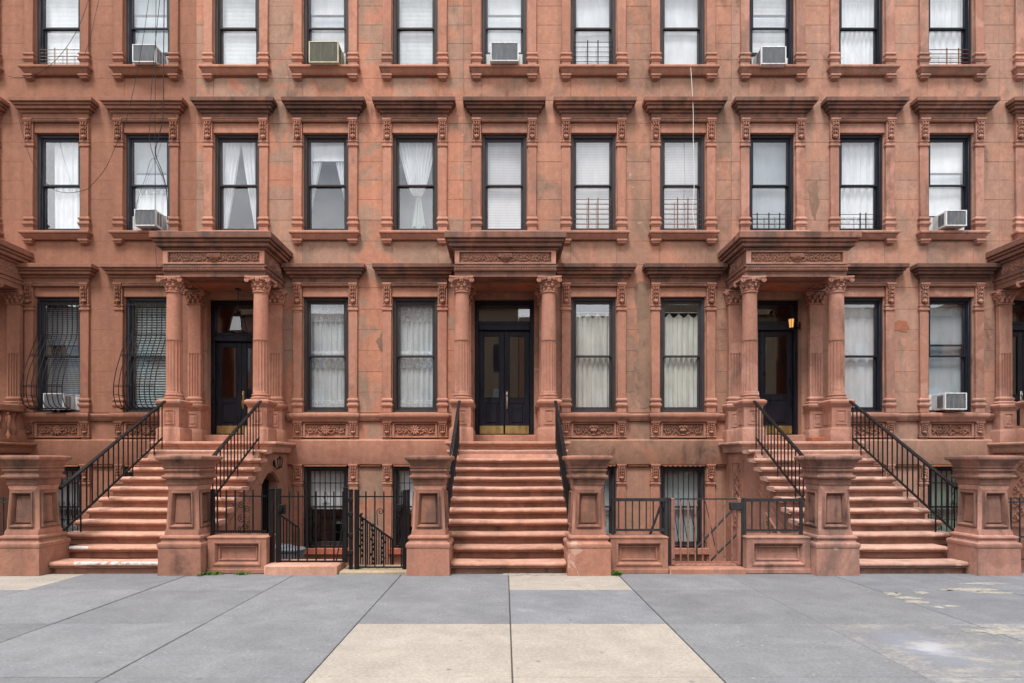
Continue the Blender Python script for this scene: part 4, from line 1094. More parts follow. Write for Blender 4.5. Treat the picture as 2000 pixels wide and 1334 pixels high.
def low_wall(x0, x1, y0, label, m):
    e = thing('low_wall', ((x0 + x1) / 2, y0, 0), label, 'wall', 'low panelled stone walls at the areaway')
    y1 = y0 + .34; h = .525
    g = MB(); g.cbox(x0 - .01, x1 + .01, y0 - .015, y1, 0, .07, .01); part('plinth', g, m, e)
    mx0, mx1, mz0, mz1 = x0 + .09, x1 - .09, .13, .44
    g = MB()
    for (a, b, c, d) in ((x0, mx0, .07, h - .03), (mx1, x1, .07, h - .03), (mx0, mx1, .07, mz0), (mx0, mx1, mz1, h - .03)): g.box(a, b, y0, y0 + .08, c, d)
    g.box(x0 + .001, x1 - .001, y0 + .08, y1 - .002, .071, h - .031)
    part('body', g, m, e, 0)
    g = MB(); vs = []; fs = []
    for i, d in ((-.012, .0), (-.012, .012), (.008, .014), (.018, .005), (.035, -.045), (.05, -.045), (.055, -.032), (.07, -.032), (.075, -.065)):
        vs += [(mx0 + i, y0 - d, mz0 + i), (mx1 - i, y0 - d, mz0 + i), (mx1 - i, y0 - d, mz1 - i), (mx0 + i, y0 - d, mz1 - i)]
    n = len(vs) // 4
    for r in range(n - 1):
        for k in range(4): fs.append((4 * r + k, 4 * r + (k + 1) % 4, 4 * r + 4 + (k + 1) % 4, 4 * r + 4 + k))
    fs.append((4 * n - 4, 4 * n - 3, 4 * n - 2, 4 * n - 1)); g.add(vs, fs); part('panel', g, m, e, 25)
    g = MB(); g.stack((x0 + x1) / 2, (y0 + y1) / 2, [((x1 - x0) / 2 - .005, .165, h - .031), ((x1 - x0) / 2 + .008, .178, h - .026), ((x1 - x0) / 2 + .01, .18, h - .012), ((x1 - x0) / 2 - .01, .16, h), ((x1 - x0) / 2 - .03, .14, h + .006)]); part('coping', g, m, e)
YB = 8.60
low_wall(-4.19, -3.36, YB, 'low panelled stone wall between left pillar and black picket gate', M['pB'])
low_wall(1.50, 2.31, YB, 'low panelled stone wall right of the central stoop, green with moss at its left end', M['pC'])
low_wall(3.42, 4.32, YB, 'low panelled stone wall left of the right-hand stoop pillar', M['pD'])
g = MB(); g.cbox(-3.36, -2.34, 8.50, 9.05, -.3, .135, .02); tag(part('areaway_step', g, M['Bs'], None), 'salmon painted stone step below the black picket gate', 'step')
g = MB(); g.cbox(-2.33, -1.36, 8.56, 9.15, -.3, .035, .012); tag(part('areaway_step', g, M['tanstep'], None), 'worn sandy stone threshold under the gate beside the central stoop', 'step')
g = MB(); g.cbox(2.325, 3.405, 8.55, 9.1, -.3, .085, .02); tag(part('areaway_step', g, M['Ct'], None), 'reddish stone threshold under the pinkish worn gate', 'step')

def railrun(e, name, x0, x1, y, z, t, mat): g = MB(); g.box(x0, x1, y - t / 2, y + t / 2, z - t / 2, z + t / 2); part(name, g, mat, e, 0)
def post(e, x, y, z0, z1, w, mat, name='post'):
    g = MB(); g.cbox(x - w / 2, x + w / 2, y - w / 2, y + w / 2, z0, z1, .004); g.stack(x, y, [(w / 2 + .004, w / 2 + .004, z1), (w / 2 + .004, w / 2 + .004, z1 + .008), (w / 4, w / 4, z1 + .018)]); part(name, g, mat, e, 0)
def scroll_parts(name, e, y, items, mat, r=.006):
    g = MB()
    for it in items: g.tube(it, r, 5)
    part(name, g, mat, e)
YF = 8.76
ir = M['iron']
# picket fence on the left low wall
e = thing('iron_fence', (-3.8, YF, .53), 'short black picket fence standing on the low wall beside the left stoop', 'fence')
xa, xb = -4.20, -3.42
railrun(e, 'top_rail', xa, xb, YF, 1.085, .018, ir); railrun(e, 'bottom_rail', xa, xb, YF, .585, .022, ir)
for i in range(6): inst('picket', bar_mesh(.017, .60, ir), e, (xa + .075 + .128 * i, YF, .575))
g = MB()
for i in range(22): g.prism([(xa + .02 + i * .034, .574), (xa + .054 + i * .034, .574), (xa + .037 + i * .034, .548)], 'y', YF - .006, YF + .006)
part('zigzag_strip', g, ir, e, 0)
sc = [spiral(-3.78, .95, .05, 1.5, 0, 1, YF - .012), spiral(-3.70, .90, .05, 1.5, pi, -1, YF - .012), spiral(-3.77, .76, .06, 1.6, pi / 2, 1, YF - .012), spiral(-3.72, .66, .05, 1.5, 0, -1, YF - .012), spiral(-3.80, .62, .035, 1.5, 0, 1, YF - .012), [(-3.74, YF - .012, .98), (-3.735, YF - .012, .56)]]
scroll_parts('scroll_ornament', e, YF, sc, ir)
post(e, -4.19, YF, .53, 1.17, .05, ir)
# gates
def picket_gate(xa, xb, z0, xs, label, lockx, hinge, grp='black picket gates'):
    e = thing('iron_gate', ((xa + xb) / 2, YF, z0), label, 'gate', grp)
    railrun(e, 'top_rail', xa, xb, YF, 1.08, .018, ir); railrun(e, 'bottom_rail', xa, xb, YF, z0 + .03, .022, ir)
    for x in xs: inst('picket', bar_mesh(.017, 1.155 - z0 - .03, ir), e, (x, YF, z0 + .03))
    g = MB(); g.cbox(lockx - .045, lockx + .05, YF - .035, YF + .03, .83, .97, .006); g.lathe(0, 0, [(.0, 0), (.042, 0), (.046, .01), (.04, .03), (.0, .032)], 14)
    n0 = len(g.v) - 14 * 5
    for i in range(n0, len(g.v)):
        x, y, z = g.v[i]; g.v[i] = (lockx - .01 + x, YF - .035 - z, .905 + y)
    part('lock_box', g, ir, e)
    return e
e = picket_gate(-3.23, -2.30, .12, [-3.09 + .128 * i for i in range(7)], 'wide black picket gate above the salmon step', -3.20, 0)
post(e, -3.245, YF, .135, 1.185, .062, ir, 'gate_stile')
post(e, -2.285, YF, .135, 1.2, .055, ir, 'gate_stile')
g = MB(); g.tube([(-2.27, YF - .02, .9), (-2.41, YF - .02, .16)], .009, 6); part('brace', g, ir, e)
e = picket_gate(-2.10, -1.44, .035, [-1.99 + .129 * i for i in range(3)] + [-1.48], 'narrow black picket gate beside the pillar of the central stoop', -1.50, 1)
post(e, -1.435, YF, .04, 1.16, .055, ir, 'gate_stile')
for x, z0, z1, w, lab in ((-3.345, .04, 1.185, .065, 'thick black square iron post between the low wall and the wide picket gate'),
                          (-2.205, -.02, 1.17, .05, 'slim black iron hinge post between the two picket gates'),
                          (-2.12, .03, 1.165, .06, 'thick black square iron post left of the narrow picket gate'),
                          (-1.38, .02, 1.165, .04, 'slim black iron post against the left pillar of the central stoop')):
    p_ = thing('gate_post', (x, YF, z0), lab, 'post', 'black gate posts'); post(p_, x, YF, z0, z1, w, ir, 'shaft')
    if w == .05:
        g = MB()
        for z in (.25, .5, .8, 1.0): g.cbox(x - .035, x + .04, YF - .04, YF - .02, z, z + .06, .004)
        part('hinge', g, ir, p_, 0)
# stair rails down into the left areaway
def areaway_rail(xa, za, xb, zb, y, zf, n, label, orn=False):
    e = thing('areaway_railing', ((xa + xb) / 2, y, zf), label, 'railing')
    L = lambda x: za + (zb - za) * (x - xa) / (xb - xa)
    g = MB(); g.prism([(xa, za - .012), (xb, zb - .012), (xb, zb + .014), (xa, za + .014)], 'y', y - .022, y + .022); part('handrail', g, ir, e, 0)
    for i in range(n + 1):
        x = xa + (xb - xa) * i / n; bz = zf if not orn else zf - .16 * min(1, (x - xa) / (xb - xa) * 2.2)
        inst('baluster', bar_mesh(.016 if i < n else .03, L(x) - bz, ir), e, (x, y, bz))
    if orn:
        for (fx, zc, hh) in ((.10, .48, .62), (.42, .34, .58), (.72, .22, .58)):
            x = xa + (xb - xa) * fx; g = MB()
            for j in range(9):
                z = zc + hh * (j / 8 - .5); g.ell((x + .014 * sin(j * 2.3), y - .012, z), (.020, .016, .034), 6, 4, .6 * (-1) ** j)
            part('cast_ornament', g, ir, e)
        g = MB(); g.tube([(xa + .29, y, .62)] + spiral(xa + .33, .83, .055, 1.4, pi * 1.1, -1, y), .006, 5); part('scroll_ornament', g, ir, e)
    return e
D = 9.35
areaway_rail(PX(548, D), PZ(1006, D), PX(583, D), PZ(1030, D), D, PZ(1100, D), 6, 'short black stair rail behind the wide picket gate beside the bins')
D = 9.15
areaway_rail(PX(700, D), PZ(1006, D), PX(767, D), PZ(1054, D), D, PZ(1099, D), 15, 'black sloping stair rail with cast leaf ornament behind the narrow gate', True)

# square bar fence and worn gate right of the centre stoop
i2 = M['iron2']
def bar_fence(xa, xb, za, zb, n, label, lift=.02, pm=None):
    e = thing('iron_fence', ((xa + xb) / 2, YF, za), label, 'fence', 'square bar fence panels')
    railrun(e, 'top_rail', xa, xb, YF, zb, .045, i2); railrun(e, 'bottom_rail', xa, xb, YF, za, .032, i2)
    for i in range(1, n): inst('picket', bar_mesh(.017, zb - za, i2), e, (xa + (xb - xa) * i / n, YF, za))
    post(e, xa + .014, YF, .52, zb + .02, .04, i2)
    post(e, xb - .014, YF, .52, zb + .02, .04, i2)
    return e
e = bar_fence(1.545, 2.34, .60, 1.035, 8, 'dark square bar fence panel on the mossy low wall by the central stoop')
g = MB(); g.prism([(2.29, 1.02), (2.335, 1.02), (2.17, .50), (2.125, .50)], 'y', YF - .07, YF - .055) if False else g.tube([(2.29, YF + .06, 1.02), (2.10, YF + .06, .5)], .018, 6); part('brace', g, i2, e)
e = bar_fence(3.44, 4.28, .595, 1.03, 7, 'dark square bar fence panel beside the right-hand stoop')
e = thing('iron_gate', (2.88, YF, .1), 'worn pinkish brown and black bar gate between the two square bar fence panels', 'gate')
rg = M['rustgate']
railrun(e, 'top_rail', 2.405, 3.385, YF, 1.045, .02, i2); railrun(e, 'bottom_rail', 2.405, 3.385, YF, .135, .026, rg)
for i in range(1, 9): inst('picket', bar_mesh(.018, .90, rg), e, (2.43 + .105 * i, YF, .14))
post(e, 2.42, YF, .10, 1.04, .05, rg, 'gate_stile'); post(e, 3.37, YF, .10, 1.04, .05, rg, 'gate_stile')
g = MB(); g.cbox(3.24, 3.40, YF - .05, YF + .03, .89, 1.0, .006); part('latch', g, i2, e)
for x, lab in ((2.372, 'dark iron gate post left of the worn pinkish gate'), (3.418, 'dark iron gate post right of the worn pinkish gate')):
    p_ = thing('gate_post', (x, YF, .08), lab, 'post'); post(p_, x, YF, .08, 1.05, .032, i2, 'shaft')
e = thing('areaway_railing', (2.9, 9.4, .0), 'dark sloping stair rails glimpsed behind the worn pinkish gate', 'railing')
for (x0, z0, x1, z1, yy) in ((3.62, 1.0, 2.92, .25, 9.3), (3.62, .55, 3.1, .02, 9.3)):
    g = MB(); g.tube([(x0, yy, z0), (x1, yy, z1)], .016, 6); part('handrail', g, i2, e)
g = MB(); g.tube([(2.93, 9.3, .27), (2.93, 9.3, -.2)], .02, 6); part('newel', g, i2, e)
for i in range(6): g = MB(); g.tube([(2.52 + .13 * i, 9.6, .95), (2.62 + .14 * i, 9.6, .25)], .007, 5); part('baluster', g, i2, e)
# fences at the frame edges
for (xa, xb, lab) in ((-9.2, -7.08, 'dark wrought fence with curled tops at the left edge of the frame'), (7.16, 9.3, 'dark bar fence with twisted pickets at the right edge of the frame')):
    e = thing('iron_fence', ((xa + xb) / 2, YF, 0), lab, 'fence')
    for z in (.18, .50, 1.0): railrun(e, 'rail', xa, xb, YF, z, .022, i2)
    n = int((xb - xa) / .12)
    for i in range(n + 1):
        x = xa + (xb - xa) * i / n; inst('picket', bar_mesh(.016, .95, i2), e, (x, YF, .12))
    g = MB()
    for i in range(n): x = xa + (xb - xa) * (i + .5) / n; g.tube(spiral(x - .02, 1.05, .025, 1.2, 0, 1, YF, 10), .005, 5); g.tube(spiral(x + .02, 1.05, .025, 1.2, pi, -1, YF, 10), .005, 5)
    part('curled_tops', g, i2, e)

# balustrade of the leftmost stoop landing
e = thing('landing_balustrade', (-10.14, 12.3, 1.97), 'turned stone balustrade at the left edge beside the fluted pilaster', 'balustrade')
g = MB(); g.cbox(-10.30, -10.0, 11.75, 12.7, 2.60, 2.74, .02); part('rail', g, M['At'], e)
g = MB(); g.cbox(-10.27, -10.03, 11.75, 12.7, 1.972, 2.05, .015); part('base', g, M['At'], e)
for i in range(4): inst('baluster', shared('turned', M['At'], lambda g: g.lathe(0, 0, [(.06, 0), (.06, .05), (.04, .06), (.045, .09), (.07, .16), (.075, .22), (.055, .30), (.035, .38), (.033, .43), (.045, .46), (.045, .48), (.06, .5), (.06, .55)], 14)), e, (-10.15, 11.86 + .24 * i, 2.05))
# ------------------------------------------------------------------ what hangs and stands in the windows
ORD = ['first', 'second', 'third', 'fourth', 'fifth', 'sixth', 'seventh', 'eighth', 'ninth', 'tenth', 'eleventh']
PARL = {0: 'leftmost parlor window', 1: 'parlor window left of the left portico', 3: 'parlor window just right of the left portico', 4: 'parlor window just left of the central portico',
        6: 'parlor window just right of the central portico', 7: 'parlor window just left of the right portico', 9: 'parlor window just right of the right portico', 10: 'rightmost parlor window'}
BASE = {0: 'basement window behind the left stair railing', 1: 'basement window behind the left stoop', 3: 'basement window behind the wide picket gate', 4: 'basement window behind the narrow picket gate',
        6: 'basement window beside the central stoop', 7: 'basement window behind the worn pinkish gate', 9: 'basement window behind the right stoop', 10: 'basement window at far right'}
def where(f, b):
    if f == 3: return 'top row, %s full window from left' % ORD[b]
    if f == 2: return 'middle row, %s full window from left' % ORD[b]
    return PARL[b] if f == 1 else BASE[b]
ZF = {3: Z3, 2: Z2, 1: Z1, 0: Z0}
YC = YW + .215
HWC = .46
def XB(b): return (b - 5) * P
def blind(f, b, mat, adj, ztop=None, zbot=None, pitch=.028, tilt=.55, cat='blind'):
    z = ZF[f]; zt = ztop if ztop else z[1] - .02; zb = zbot if zbot else z[0] + .02; x = XB(b)
    e = thing('window_blind', (x, YC, zb), '%s slatted blind in %s' % (adj, where(f, b)), cat, 'window blinds')
    def fn(g):
        n = int((zt - zb - .05) / pitch)
        for i in range(n):
            zz = i * pitch + .03; dy, dz = .5 * pitch * cos(tilt * 1.2) * (.4 if tilt > .5 else 1), .5 * pitch * (1.06 if tilt > .5 else .9)
            g.add([(-HWC, -dy, zz - dz), (HWC, -dy, zz - dz), (HWC, dy, zz + dz), (-HWC, dy, zz + dz)], [(0, 1, 2, 3)])
    inst('slats', shared(('slats', round(zt - zb, 3), pitch, tilt), mat, fn, 0), e, (x, YC, zb))
    inst('head_rail', shared(('headrail',), mat, lambda g: g.cbox(-HWC, HWC, -.02, .02, 0, .045, .004)), e, (x, YC, zt - .045))
    inst('bottom_rail', shared(('botrail',), mat, lambda g: g.cbox(-HWC, HWC, -.014, .014, 0, .02, .004)), e, (x, YC, zb))
def shade(f, b, mat, adj, ztop=None, zbot=None, y=YC):
    z = ZF[f]; zt = ztop if ztop else z[1] - .02; zb = zbot if zbot else z[0] + .02; x = XB(b); h = zt - zb
    e = thing('roller_shade', (x, y, zb), '%s shade in %s' % (adj, where(f, b)), 'shade', 'window shades')
    g = MB(); ph = b * 1.7 + f
    g.grid(14, 10, lambda u, v: (x + (u - .5) * 2 * HWC, y + .006 * sin(u * 5 + ph) + .006 * sin(v * 7 + ph), zb + v * h)); part('fabric', g, mat, e, 60, False)
    g = MB(); g.cbox(x - HWC, x + HWC, y - .012, y + .012, zb - .012, zb + .012, .004); part('hem_bar', g, mat, e, 0)
def drape(f, b, mat, adj, ztop=None, zbot=None, folds=9, amp=.022, scallop=0, xa=-HWC, xb=HWC, y=YC, thick=None):
    z = ZF[f]; zt = ztop if ztop else z[1] - .02; zb = zbot if zbot else z[0] + .02; x = XB(b); h = zt - zb
    e = thing('curtain', (x, y, zb), '%s in %s' % (adj, where(f, b)), 'curtain', 'window curtains')
    ph = b * 2.1 + f * .7
    def fn(u, v):
        xx = xa + (xb - xa) * u
        top = zt - (scallop * abs(sin(pi * folds * .55 * u + ph)) if scallop else 0)
        yy = y + amp * sin(2 * pi * folds * u + ph + .5 * sin(3 * v)) * (.55 + .45 * (1 - v)) + .3 * amp * sin(2 * pi * folds * 2.3 * u + ph * 2)
        return (x + xx + .012 * sin(2 * pi * folds * u + 1 + ph) * (1 - v), yy, zb + (top - zb) * v)
    g = MB(); g.grid(90, 10, fn); part('cloth', g, mat, e, 80, False)
    g = MB(); g.tube([(x - HWC, y, zt + .01), (x + HWC, y, zt + .01)], .008, 6); part('rod', g, M['white_ac'], e)
    return e
def swag(f, b, mat, adj, inner, ztop=None, zbot=None, folds=5):   # pair of panels; inner(v) = half gap as fraction, v=0 top
    z = ZF[f]; zt = ztop if ztop else z[1] - .02; zb = zbot if zbot else z[0] + .02; x = XB(b); h = zt - zb
    e = thing('curtain', (x, YC, zb), '%s in %s' % (adj, where(f, b)), 'curtain', 'window curtains')
    for s in (-1, 1):
        def fn(u, v):
            gap = inner(1 - v); wdt = HWC * (1 - gap)
            xx = s * (HWC - wdt * u); sq = .015 + .012 * gap
            return (x + xx, YC + sq * sin(2 * pi * folds * u + s + b) , zb + h * v)
        g = MB(); g.grid(50, 26, fn); part('curtain_panel', g, mat, e, 80, False)
def lace_set(b):
    z = Z1; x = XB(b); zt, zb = z[1] - .02, z[0] + .03; zm = (zt + zb) / 2
    e = thing('curtain', (x, YC, zb), 'scalloped white lace curtain tiers in %s' % PARL[b], 'curtain', 'lace curtains')
    def tier(name, top, bot, mat, y, sc, folds, amp=.01):
        def fn(u, v):
            lo = bot + sc * abs(sin(pi * 11 * u)); return (x + (u - .5) * 2 * HWC, y + amp * sin(2 * pi * folds * u + b) + .3 * amp * sin(2 * pi * folds * 2.7 * u), lo + (top - lo) * v)
        g = MB(); g.grid(110, 8, fn); part(name, g, mat, e, 80, False)
    tier('sheer_panel', zt, zb, M['sheer'], YC + .03, 0, 8, .014)
    tier('upper_lace', zt, zt - .42, M['lace'], YC, -.04, 7)
    tier('middle_lace', zm + .02, zm - .22, M['lace'], YC - .012, -.045, 6)
    tier('scallop_hem', zm + .10, zm + .02, M['white_cloth'], YC - .02, .035, 6)
    tier('lower_lace', zb + .25, zb, M['lace'], YC - .012, 0, 6)

# top row
blind(3, 0, M['blind'], 'white'); shade(3, 1, M['blue_shade'], 'pale bluish translucent'); blind(3, 2, M['blind'], 'white'); shade(3, 3, M['shade'], 'plain white'); blind(3, 4, M['blind'], 'white')
shade(3, 5, M['shade'], 'plain white'); shade(3, 6, M['shade'], 'plain white'); shade(3, 7, M['shade'], 'plain white'); blind(3, 8, M['blind'], 'white')
drape(3, 9, M['white_cloth'], 'plain white curtain'); drape(3, 10, M['white_cloth'], 'plain white curtain', folds=6)
# middle row
drape(2, 0, M['white_cloth'], 'soft white curtain', folds=5, xa=-.25); shade(2, 1, M['grey_shade'], 'grey', zbot=7.35); drape(2, 1, M['white_cloth'], 'short white curtain', ztop=7.42, folds=6)
def tie(v): return .06 + .50 * v if v < .5 else .31 + .62 * (v - .5)
swag(2, 2, M['white_cloth'], 'parted white tied-back curtains', lambda v: (.02 + .70 * v ** 1.3 if v < .5 else .30 + .75 * (v - .5)))
shade(2, 3, M['shade'], 'half drawn pale', zbot=8.05, y=YC - .02); swag(2, 3, M['white_cloth'], 'parted white curtains', lambda v: .10 + .75 * v, zbot=6.95)
# gathered curtain with a cloth tied below
def gather(b):
    z = Z2; x = XB(b); e = thing('curtain', (x, YC, 7.4), 'white curtain gathered to a waist in %s' % where(2, b), 'curtain', 'window curtains')
    g = MB(); g.grid(70, 24, lambda u, v: (x + .02 + (u - .5) * 2 * (.10 + .34 * v ** .75), YC + .025 * sin(2 * pi * 10 * u), 7.30 + 1.21 * v)); part('cloth', g, M['white_cloth'], e, 80, False)
    e = thing('hanging_cloth', (x, YC, 6.7), 'faded green cloth hanging below the gathered curtain, %s' % where(2, b), 'cloth')
    g = MB(); g.grid(30, 12, lambda u, v: (x + .04 + (u - .5) * 2 * (.05 + .10 * (1 - v)), YC + .03 * sin(2 * pi * 3 * u), 6.62 + .66 * v + .04 * sin(9 * u) * (1 - v))); part('cloth', g, M['green_cloth'], e, 80, False)
gather(4)
shade(2, 5, M['plaid'], 'pale plaid'); shade(2, 6, M['plaid'], 'pale plaid'); shade(2, 7, M['plaid'], 'pale plaid'); shade(2, 8, M['grey_shade'], 'grey moire'); drape(2, 9, M['white_cloth'], 'plain white curtain', folds=6)
shade(2, 10, M['shade'], 'plain white')
# parlor row
blind(1, 0, M['grey_blind'], 'grey', tilt=.3, pitch=.045); blind(1, 1, M['teal_blind'], 'pale open', tilt=.3, pitch=.055)
lace_set(3); lace_set(4)
for b in (6, 7): drape(1, b, M['cream_cloth'], 'cream curtain hung on sagging cord', ztop=4.78, folds=8, amp=.028, scallop=.10)
drape(1, 9, M['white_cloth'], 'pale bluish white curtain', folds=4, amp=.012); shade(1, 10, M['blue_shade'], 'pale blue')
# basement row
for b, m, a in ((0, 'grey_blind', 'grey'), (1, 'grey_blind', 'grey'), (6, 'teal_blind', 'pale blue'), (7, 'teal_blind', 'pale blue'), (9, 'green_blind', 'pale green'), (10, 'green_blind', 'pale green')): blind(0, b, M[m], a, pitch=.03)
for b in (3, 4): shade(0, b, M['shade'], 'half drawn white', zbot=.56)

# ------------------------------------------------------------------ air conditioners
def ac(px0, px1, py0, py1, f, b, label, D=12.67, casing='white_ac', grille='grey_ac', wood=False):
    x0, x1 = PX(px0, D), PX(px1, D); z1, z0 = PZ(py0, D), PZ(py1, D)
    e = thing('air_conditioner', ((x0 + x1) / 2, YW, z0), label, 'air conditioner', 'window air conditioners')
    g = MB(); yb = YW + .22
    for (a, b_, c, d) in ((x0, x0 + .022, z0, z1), (x1 - .022, x1, z0, z1), (x0 + .022, x1 - .022, z0, z0 + .022), (x0 + .022, x1 - .022, z1 - .022, z1)): g.cbox(a, b_, D, D + .05, c, d, .004)
    g.cbox(x0 + .004, x1 - .004, D + .045, yb, z0 + .004, z1 - .004, .006); part('casing', g, M[casing], e, 0)
    g = MB(); n = 22
    g.box(x0 + .022, x1 - .022, D + .022, D + .044, z0 + .022, z1 - .022)
    for i in range(n): z = z0 + .024 + (z1 - z0 - .05) * i / n; g.box(x0 + .022, x1 - .022, D + .008, D + .022, z, z + (z1 - z0) / n * .45)
    for i in range(1, 5): x = x0 + (x1 - x0) * i / 5; g.box(x - .003, x + .003, D + .005, D + .03, z0 + .022, z1 - .022)
    part('grille', g, M[grille], e, 0)
    s = 1 if (x0 + x1) < 0 else -1; xs = x1 if s > 0 else x0
    for (ya, yb2) in ((D + .06, D + .13), (D + .15, D + .22)):
        g = MB()
        for i in range(9): z = z0 + .06 + (z1 - z0 - .12) * i / 8; g.box(min(xs - .01, xs + s * .002), max(xs - .01, xs + s * .002), ya, yb2, z, z + .012)
        g.box(min(xs - .01, xs + s * .0005), max(xs - .01, xs + s * .0005), ya, yb2, z0 + .05, z1 - .05)
        part('side_vent', g, M[grille], e, 0)
    zs = ZF[f][0]; cx = XB(b)
    for (a, c) in ((cx - .397, x0 - .004), (x1 + .004, cx + .397)):
        if c - a > .02:                               # filler panel beside the unit
            g = MB()
            n = max(2, int((c - a) / .03))
            for i in range(n): g.prism([(a + (c - a) * i / n, YW + .13), (a + (c - a) * (i + .5) / n, YW + .115), (a + (c - a) * (i + 1) / n, YW + .13), (a + (c - a) * (i + 1) / n, YW + .145), (a + (c - a) * i / n, YW + .145)], 'z', zs + .05, min(z1, zs + .42))
            part('side_filler', g, M['accordion'], e, 0)
    if wood: g = MB(); g.cbox((x0 + x1) / 2 - .09, (x0 + x1) / 2 + .09, YW - .10, YW + .03, zs - .02, z0 + .003, .006); part('wood_block', g, M['wood'], e, 0)
    else: g = MB(); g.box((x0 + x1) / 2 - .02, (x0 + x1) / 2 + .02, D + .12, YW + .0, z0 - .012, z0 + .003); g.prism([(D + .16, z0 - .001), (D + .19, z0 - .001), (YW - .06, zs - .03), (YW - .09, zs - .03)], 'x', (x0 + x1) / 2 - .015, (x0 + x1) / 2 + .015); part('support_bracket', g, M['white_ac'], e, 0)
A_ = 'white air conditioner '
ac(258, 304, 86, 121, 3, 1, A_ + 'jutting from top row window behind the dangling cables', D=12.67)
ac(262, 304, 408, 441, 2, 1, A_ + 'in middle row window just above the left portico', D=12.67)
ac(603, 661, 80, 122, 3, 3, 'old olive air conditioner with rust along its lower edge, top row', 12.67, 'cream_ac', 'olive_ac')
ac(958, 1013, 82, 119, 3, 5, A_ + 'in top row window directly above the central doors', 12.67)
ac(1487, 1536, 90, 125, 3, 8, A_ + 'in top row window above the right portico', 12.67, wood=True)
ac(1848, 1889, 410, 441, 2, 10, A_ + 'on a wooden block in the rightmost middle row window', 12.67, wood=True)
ac(84, 124, 768, 800, 1, 0, A_ + 'behind the bulging grille of the leftmost parlor window', 12.72)
ac(1846, 1889, 767, 800, 1, 10, A_ + 'in the rightmost parlor window', 12.67, wood=True)

# ------------------------------------------------------------------ guards and grilles
def child_guard(f, b, mat, n, z0, z1, vx, label, r=.006):
    x = XB(b); y = YW + .045; e = thing('window_guard', (x, y, z0), label, 'window guard', 'low window guards')
    for i in range(n): z = z0 + .03 + (z1 - z0 - .06) * i / (n - 1); g = MB(); g.tube([(x - .415, y, z), (x + .415, y, z)], r, 6); part('bar', g, mat, e)
    for v in vx: g = MB(); g.box(x + v - .011, x + v + .011, y - .016, y - .008, z0, z1); part('upright', g, mat, e, 0)
zg = Z3[0] + .02
child_guard(3, 0, M['tanguard'], 6, zg, zg + .42, (-.10, .16), 'tan window guard bars in the leftmost full window of the top row')
child_guard(3, 6, M['iron'], 6, zg, zg + .58, (-.12, .10), 'black window guard in the top row window right of the central axis')
child_guard(3, 10, M['rustguard'], 5, zg, zg + .42, (-.05, .20), 'rusty brown window guard in the rightmost full window of the top row', .008)
zg = Z2[0] + .03
child_guard(2, 6, M['rustguard'], 7, zg, zg + .70, (-.10, .10), 'brown window guard over plaid shade, middle row, just right of the central portico')
child_guard(2, 7, M['rustguard'], 7, zg, zg + .70, (-.10, .12), 'brown window guard in the middle row window crossed by a white cable')
child_guard(2, 8, M['iron'], 4, zg, zg + .38, (-.30, -.05, .18), 'thin dark window guard over the grey moire shade')
child_guard(2, 9, M['iron'], 4, zg, zg + .38, (.0, .12), 'thin dark window guard in the middle row window above the right portico edge')
e = thing('screen_frame', (XB(9) + .1, YW + .20, Z2[0] + .05), 'white framed window screen leaning behind the thin guard, middle row', 'screen')
for (a, b_, c, d) in ((-.38, -.365, 0, .32), (.27, .285, 0, .32), (-.365, .27, .305, .32), (-.365, .27, 0, .015)): g = MB(); g.box(XB(9) + a, XB(9) + b_, YW + .175, YW + .185, Z2[0] + .05 + c, Z2[0] + .05 + d); part('frame_bar', g, M['white_ac'], e, 0)

